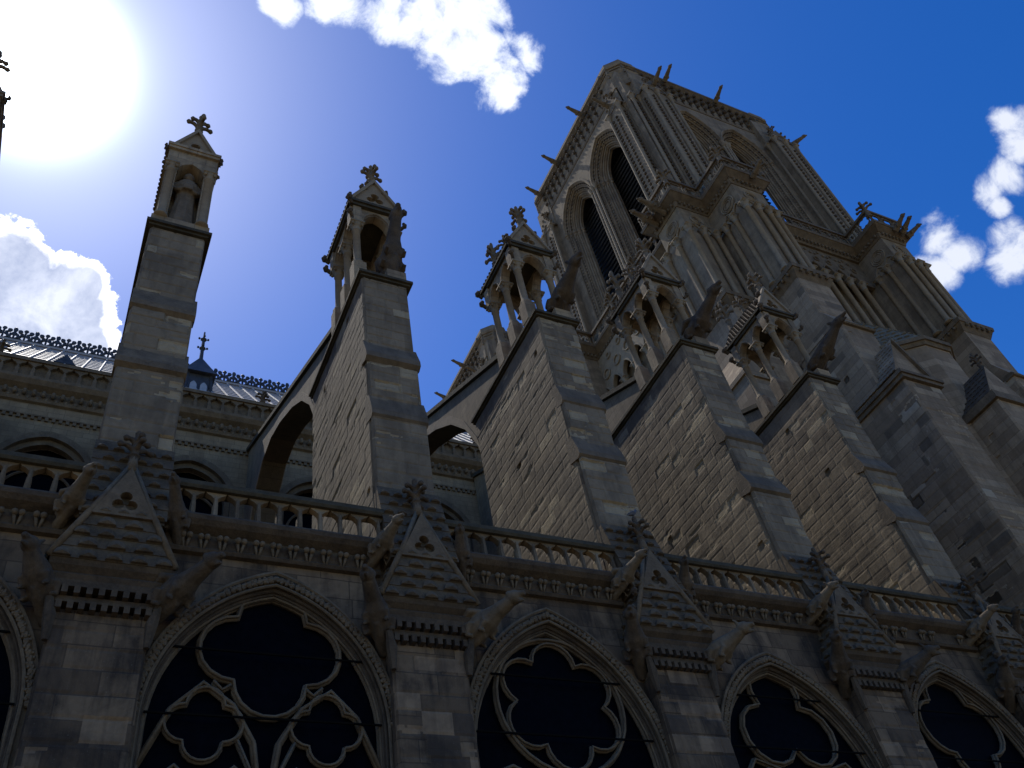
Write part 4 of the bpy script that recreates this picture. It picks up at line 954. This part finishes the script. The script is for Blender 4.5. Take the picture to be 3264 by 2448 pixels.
        for q in range(k):
            mid = a + e1 * (w_ * (q + .5))
            F = foil(0, 0, min(.46, w_ * .52), 4, PI / 4, .5, 5)
            b.tube([(mid.x + e1.x * u, mid.y + e1.y * u, GZ + .64 + v) for u, v in F], .055, 5, True)
            pp = a + e1 * w_ * q; b.tube([(pp.x, pp.y, GZ + .1), (pp.x, pp.y, GZ + 1.15)], .05, 5)
    put(b, 'gallery_parapet', carve, rt)
    for (x, y) in ((26.97, 19.17), (29.32, 16.67), (41.37, 16.67), (32.48, 16.67), (28.5, 22.3), (28.5, 25.5), (28.5, 28.7)):
        place(FIN, 'pinnacle', (x, y, GZ + .6), rt, (0, 0, .4), (2.0, 2.0, 1.7))
    for (x, y, rz) in ((26.9, 20.4, PI), (26.9, 21.3, PI), (31.2, 16.6, -PI / 2), (42.9, 16.6, -PI / 2), (43.5, 16.6, -PI / 2), (44.05, 16.7, -PI / 3)):
        place(SPOUT if x > 30 else GARL[1], 'gargoyle', (x, y, 46.2), rt, (0, -.1, rz), (.95, 1.1, 1.1))
    # ---- belfry
    EH = [(24.4), (29.1)]; b = M()
    ZS, RI = 59.8, 2.5
    def wallpoly(u0, u1, cs, a):
        P = [(u0, GZ)]
        for c_ in cs: P += [(c_ - a, GZ)] + arch_pts(c_, a, ZS, RI * a / 1.15 * 1.0, 12) + [(c_ + a, GZ)]
        return P + [(u1, GZ), (u1, 66.4), (u0, 66.4)]
    A2 = 2.22
    rise = lambda a: 2.35 + (a - 1.1) * 1.15
    def wp(u0, u1, cs, a):
        P = [(u0, GZ)]
        for c_ in cs: P += [(c_ - a, GZ)] + arch_pts(c_, a, ZS, rise(a), 12) + [(c_ + a, GZ)]
        return P + [(u1, GZ), (u1, 66.4), (u0, 66.4)]
    ces = [24.35, 29.05]; cns = [34.6, 39.2]
    b.prism(wp(20.6, 33.4, ces, A2), 'x', 29.0, 29.5); b.prism(wp(20.6, 33.4, ces, 1.18), 'x', 29.95, 30.15)
    b.prism(wp(20.6, 33.4, ces, A2), 'x', 2 * cx - 29.5, 2 * cx - 29.0)
    b.prism(wp(29.0, 44.8, cns, A2), 'y', 20.0, 20.5); b.prism(wp(29.6, 44.2, cns, 1.18), 'y', 20.95, 21.15)
    b.prism(wp(29.0, 44.8, cns, A2), 'y', 2 * cy - 20.5, 2 * cy - 20.0)
    put(b, 'belfry_wall', st_tow, rt)
    ops = []
    for axp, u, d in (('x', 26.7, 28.96), ('y', 36.9, 19.96)):
        b = M()
        for du, r_ in ((-.30, .09), (0, .12), (.30, .09)):
            X_, Y_ = (d, u + du) if axp == 'x' else (u + du, d); b.lathe([(.2, GZ), (.2, GZ + .3), (r_, GZ + .4), (r_, ZS - .6), (.15, ZS - .55), (.13, ZS - .45), (.22, ZS - .1), (.24, ZS)], X_, Y_, 8)
        put(b, 'colonnettes', carve_l, rt); b = M()
        for du in (-.15, .15):
            z = GZ + .5
            while z < ZS - .7: b.blob((d, u + du, z) if axp == 'x' else (u + du, d, z), (.09, .09, .11), 5, 4); z += .36
        put(b, 'crocket_strips', carve_d, rt)  # crocket strips between the pier shafts
    for ax, cs, d in (('x', ces, 29.0), ('y', cns, 20.0)):
        for c_ in cs:
            b = M(); 
            for q, a in enumerate((2.22, 1.96, 1.70, 1.44)):
                dd = d + .06 + .25 * q
                arch_order(b, ax, c_, a - .26, a, ZS, rise(a - .26), rise(a), dd + .1, d + 1.0, GZ, 12)
                arch_tube(b, ax, c_, a - .02, ZS, rise(a - .02), dd + .02, .085, GZ, 12)
            arch_tube(b, ax, c_, 2.28, ZS, rise(2.28), d - .02, .10, ZS - .2, 12)
            # capitals band at springing
            for s_ in (-1, 1):
                for q in range(5):
                    u = c_ + s_ * (2.2 - .25 * q); dd = d + .02 + .24 * q
                    for zz, r_ in ((ZS - .15, .17), (ZS - .45, .13)): b.blob((dd, u, zz) if ax == 'x' else (u, dd, zz), (r_, r_, .16), 6, 4)
            op = put(b, 'belfry_opening', st_tow, rt); ops.append(op)
            b = M(); z = GZ + .6
            for s_ in (-1, 1):      # crocket strips up the jambs and round the arch
                for q in (0.5, 1.5):
                    z = GZ + .4
                    while z < ZS - .7:
                        u = c_ + s_ * (2.16 - .26 * q); dd = d + .05 + .25 * q
                        b.blob((dd, u, z) if ax == 'x' else (u, dd, z), (.085, .085, .10), 5, 4); z += .36
            for a, dd in ((2.08, .12), (1.82, .37)):
                for p in arch_pts(c_, a, ZS, rise(a), 11)[1:-1]: b.blob((d + dd, p[0], p[1]) if ax == 'x' else (p[0], d + dd, p[1]), (.09, .09, .10), 5, 4)
            put(b, 'crocket_strips', carve_d, op)
            b = M()       # louvres
            z = GZ + (2.2 if ax == 'x' else .4)
            while z < 62.5:
                hw = 1.12 if z < ZS else 1.0
                if ax == 'x': b.hexa([(30.9, c_ - hw - 1.3, z), (31.0, c_ - hw - 1.3, z - .06), (31.0, c_ + hw + 1.2, z - .06), (30.9, c_ + hw + 1.2, z)], [(31.9, c_ - hw - 1.3, z + .75), (32.0, c_ - hw - 1.3, z + .69), (32.0, c_ + hw + 1.2, z + .69), (31.9, c_ + hw + 1.2, z + .75)])
                else: b.hexa([(c_ - hw - 1.2, 21.9, z), (c_ - hw - 1.2, 22.0, z - .06), (c_ + hw + 1.2, 22.0, z - .06), (c_ + hw + 1.2, 21.9, z)], [(c_ - hw - 1.2, 22.9, z + .75), (c_ - hw - 1.2, 23, z + .69), (c_ + hw + 1.2, 23, z + .69), (c_ + hw + 1.2, 22.9, z + .75)])
                z += .5
            put(b, 'louvres', louv, op)
    b = M(); b.box(32.6, 41.2, 23.1, 31.0, GZ, 63.5); b.box(29.8, 44, 20.8, 33.2, 63.6, 64.2); b.box(29.8, 44, 20.8, 33.2, GZ - .4, GZ - .05)
    for q in range(10): b.box(32.2, 32.7, 23.8 + q * .7, 24.1 + q * .7, GZ, 63.5)
    put(b, 'bell_frame', louv, rt)
    # corner buttress clusters
    mx = lambda x, s_: x if s_ > 0 else 2 * cx - x
    my = lambda y, s_: y if s_ > 0 else 2 * cy - y
    for sx, sy in ((1, 1), (-1, 1), (1, -1), (-1, -1)):
        b = M()
        def bx_(x0, x1, y0, y1, z0, z1): xs = sorted((mx(x0, sx), mx(x1, sx))); ys = sorted((my(y0, sy), my(y1, sy))); b.box(xs[0], xs[1], ys[0], ys[1], z0, z1)
        bx_(28.5, 30.4, 20.75, 22.0, GZ, 62.2); bx_(29.8, 31.9, 18.95, 21.0, GZ, 62.2); bx_(29.15, 30.8, 19.85, 21.5, GZ, 62.4)
        bx_(28.9, 30.5, 20.6, 22.1, 62.2, 66.4); bx_(29.8, 31.9, 19.6, 21.0, 62.2, 66.4); bx_(29.3, 30.8, 20.1, 21.5, 62.4, 66.4)
        cb_ = put(b, 'corner_buttress', st_tow, rt)
        b = M()
        pts = [(28.42, 22.02), (28.42, 20.70), (29.12, 20.66), (29.10, 19.80), (29.74, 19.75), (29.74, 18.90), (30.8, 18.88), (31.95, 18.90), (31.97, 19.6)]
        for x, y in pts:
            X_, Y_ = mx(x, sx), my(y, sy); b.lathe([(.18, GZ), (.18, GZ + .3), (.11, GZ + .4), (.105, 61.2), (.15, 61.3), (.13, 61.4), (.2, 61.75), (.26, 61.9)], X_, Y_, 8); b.box(X_ - .24, X_ + .24, Y_ - .24, Y_ + .24, 61.9, 62.1)
        put(b, 'colonnettes', carve_l, cb_)
        if (sx, sy) != (-1, -1):
            b = M()
            mids = [((28.46, 21.36), (28.46, 20.95), (-1, 0)), ((28.8, 20.70), None, 0), ((29.12, 20.25), None, 0), ((29.42, 19.80), None, 0), ((29.76, 19.35), None, 0), ((30.25, 18.90), None, 0), ((31.4, 18.90), None, 0), ((28.46, 21.8), None, 0)]
            for mm in mids:
                x, y = mm[0]; z = GZ + .5
                while z < 61.2:
                    b.blob((mx(x, sx), my(y, sy), z), (.12, .12, .14), 5, 4); z += .45
            put(b, 'crocket_strips', carve_d, cb_)  # crocket strips up the corner buttress
        b = M()   # little gablets over the buttress heads
        for (gx, gy, axg) in ((28.45, 21.35, 'x'), (30.85, 18.9, 'y')):
            hw = .72 if axg == 'x' else 1.05
            u0 = my(gy, sy) if axg == 'x' else mx(gx, sx); d0 = mx(gx, sx) if axg == 'x' else my(gy, sy); d1 = d0 + (.9 if (sx > 0 if axg == 'x' else sy > 0) else -.9)
            lo_, hi_ = sorted((d0, d1))
            arch_tube(b, axg, u0, hw * .7, 62.1, .8, d0, .08, 62.05, 7)
            b.prism([(u0 - hw - .12, 62.1), (u0 + hw + .12, 62.1), (u0 + hw + .12, 62.3), (u0, 64.0), (u0 - hw - .12, 62.3)], axg, lo_, hi_)
            for s_ in (-1, 1):
                for q in range(4): 
                    u = u0 + s_ * (hw - .2 * q + .05); z = 62.5 + .42 * q
                    b.blob((d0, u, z) if axg == 'x' else (u, d0, z), (.12, .12, .12), 5, 4)
        put(b, 'gablet', carve, cb_)
        for (gx, gy) in ((28.75, 21.35), (30.85, 19.2)): place(FIN, 'finial', (mx(gx, sx), my(gy, sy), 63.7), cb_, None, (1.5, 1.5, 1.3))
        # octagonal turret at the top corner
        ox, oy = mx(30.35, sx), my(21.2, sy); b = M()
        oc = [(ox + 1.62 * math.cos(PI / 8 + q * PI / 4), oy + 1.62 * math.sin(PI / 8 + q * PI / 4)) for q in range(8)]
        b.prism(oc, 'z', 64.5, 67.7); cornice_poly(b, oc, 66.4, 66.7, 0, .12); cornice_poly(b, oc, 67.55, 67.8, .1, .16); cornice_poly(b, oc, 67.8, 68.5, .1, .02)
        tr = put(b, 'corner_turret', st_tow, rt); b = M()
        for q in range(8):
            p = Vector(oc[q]); q2 = Vector(oc[(q + 1) % 8]); mid = (p + q2) / 2; e1 = (q2 - p).normalized(); nn = Vector((e1.y, -e1.x)) * .04
            a_ = mid - e1 * .45 + nn; c_ = mid + e1 * .45 + nn; b.tube([(a_.x, a_.y, 67.2), (c_.x, c_.y, 67.2)], .05, 5); b.tube([(p.x, p.y, 66.2), (p.x, p.y, 67.6)], .09, 6); b.blob((p.x, p.y, 67.6), (.16, .16, .2), 6, 4)
        put(b, 'turret_tracery', carve, tr)
    # top cornice of two rows of crockets, parapet
    T = [(29.0, 21.5), (30.4, 20.0), (2 * cx - 30.4, 20.0), (2 * cx - 29.0, 21.5), (2 * cx - 29.0, 32.5), (2 * cx - 30.4, 34.0), (30.4, 34.0), (29.0, 32.5)]
    b = M(); cornice_poly(b, T, 64.6, 64.8, .05, .1); cornice_poly(b, T, 66.4, 66.75, .0, .12); cornice_poly(b, T, 67.15, 67.45, .15, .42); cornice_poly(b, T, 67.45, 67.9, .45, .40); cornice_poly(b, T, 66.7, 67.2, .05, .1)
    put(b, 'top_cornice', carve, rt)
    b = M()
    for z, o_, r_ in ((65.55, .16, .17), (66.35, .24, .20), (66.95, .32, .16)):
        def f(p, n_, e1, z=z, o_=o_, r_=r_):
            b.blob((p.x + n_.x * o_, p.y + n_.y * o_, z), (r_, r_, r_ * 1.1), 6, 4); b.tube([(p.x, p.y, z - .5), (p.x + n_.x * o_ * .5, p.y + n_.y * o_ * .5, z - .1)], .07, 5)
        along(T, .72, f)
    put(b, 'cornice_leaf_crockets', carve_d, rt)  # rows of crockets under the top parapet
    for (x, y, rz) in ((28.6, 24.4, PI), (28.6, 29.0, PI), (28.6, 32.2, PI), (33.6, 19.6, -PI / 2), (38.6, 19.6, -PI / 2), (30.9, 18.9, -PI / 2), (44.5, 19.2, -PI / 4), (28.5, 21.6, PI)):
        place(SPOUT, 'gargoyle', (x, y, 67.2 if y not in (18.9, 19.2, 21.6) else 63.2), rt, (0, -.15, rz), (1.15, 1.15, 1.15))
    return rt
TW = tower()
# far twin tower: copies of the thing and its parts
def kids(o): return [c for c in bpy.data.objects if c.parent == o]
KM = {}
for o_ in bpy.data.objects:
    if o_.parent: KM.setdefault(o_.parent.name, []).append(o_)
def copy_tree(o, parent=None):
    c = o.copy(); COL.objects.link(c); c.parent = parent
    for ch in KM.get(o.name, []):
        if ch.name.split('.')[0] in ('stair_buttress', 'stair_turret', 'gabled_buttress', 'east_buttress', 'wall_face', 'stepped_buttress'): continue
        copy_tree(ch, c)
    return c
T2 = copy_tree(TW); T2.location = (cx + 1.0, cy + 27.6, -.6); T2['label'] = 'far twin bell tower, only its crocketed top showing low behind the flyers'

# ------------------------------------------------------------------ pigeon on the third finial
b = M(); px, py, pz = AX[3], 13.30, 14.075
b.tube([(px - .17, py, pz + .03), (px - .08, py, pz + .07), (px, py, pz + .10), (px + .07, py, pz + .15), (px + .11, py, pz + .20)], [.015, .045, .062, .05, .03], 8)
b.blob((px + .125, py, pz + .225), (.034, .028, .03), 8, 6); b.tube([(px + .15, py, pz + .22), (px + .18, py, pz + .212)], [.012, .004], 5)
for s_ in (-1, 1): b.tube([(px - .15, py + s_ * .03, pz + .055), (px, py + s_ * .05, pz + .12), (px + .05, py + s_ * .04, pz + .13)], [.012, .03, .02], 6); b.tube([(px + .01, py + s_ * .02, pz + .06), (px + .02, py + s_ * .02, pz - .005)], [.012, .008], 5)
me = fuse(b, 'pigeon', feather, .008, 2)
o = bpy.data.objects.new('pigeon', me); COL.objects.link(o); tag(o, 'small grey pigeon perched on top of a gablet finial', 'pigeon')

# ------------------------------------------------------------------ ground
b = M(); b.add([(-400, -400, 0), (400, -400, 0), (400, 400, 0), (-400, 400, 0)], [(0, 1, 2, 3)]); o = put(b, 'ground', ground_m, None); o['kind'] = 'structure'
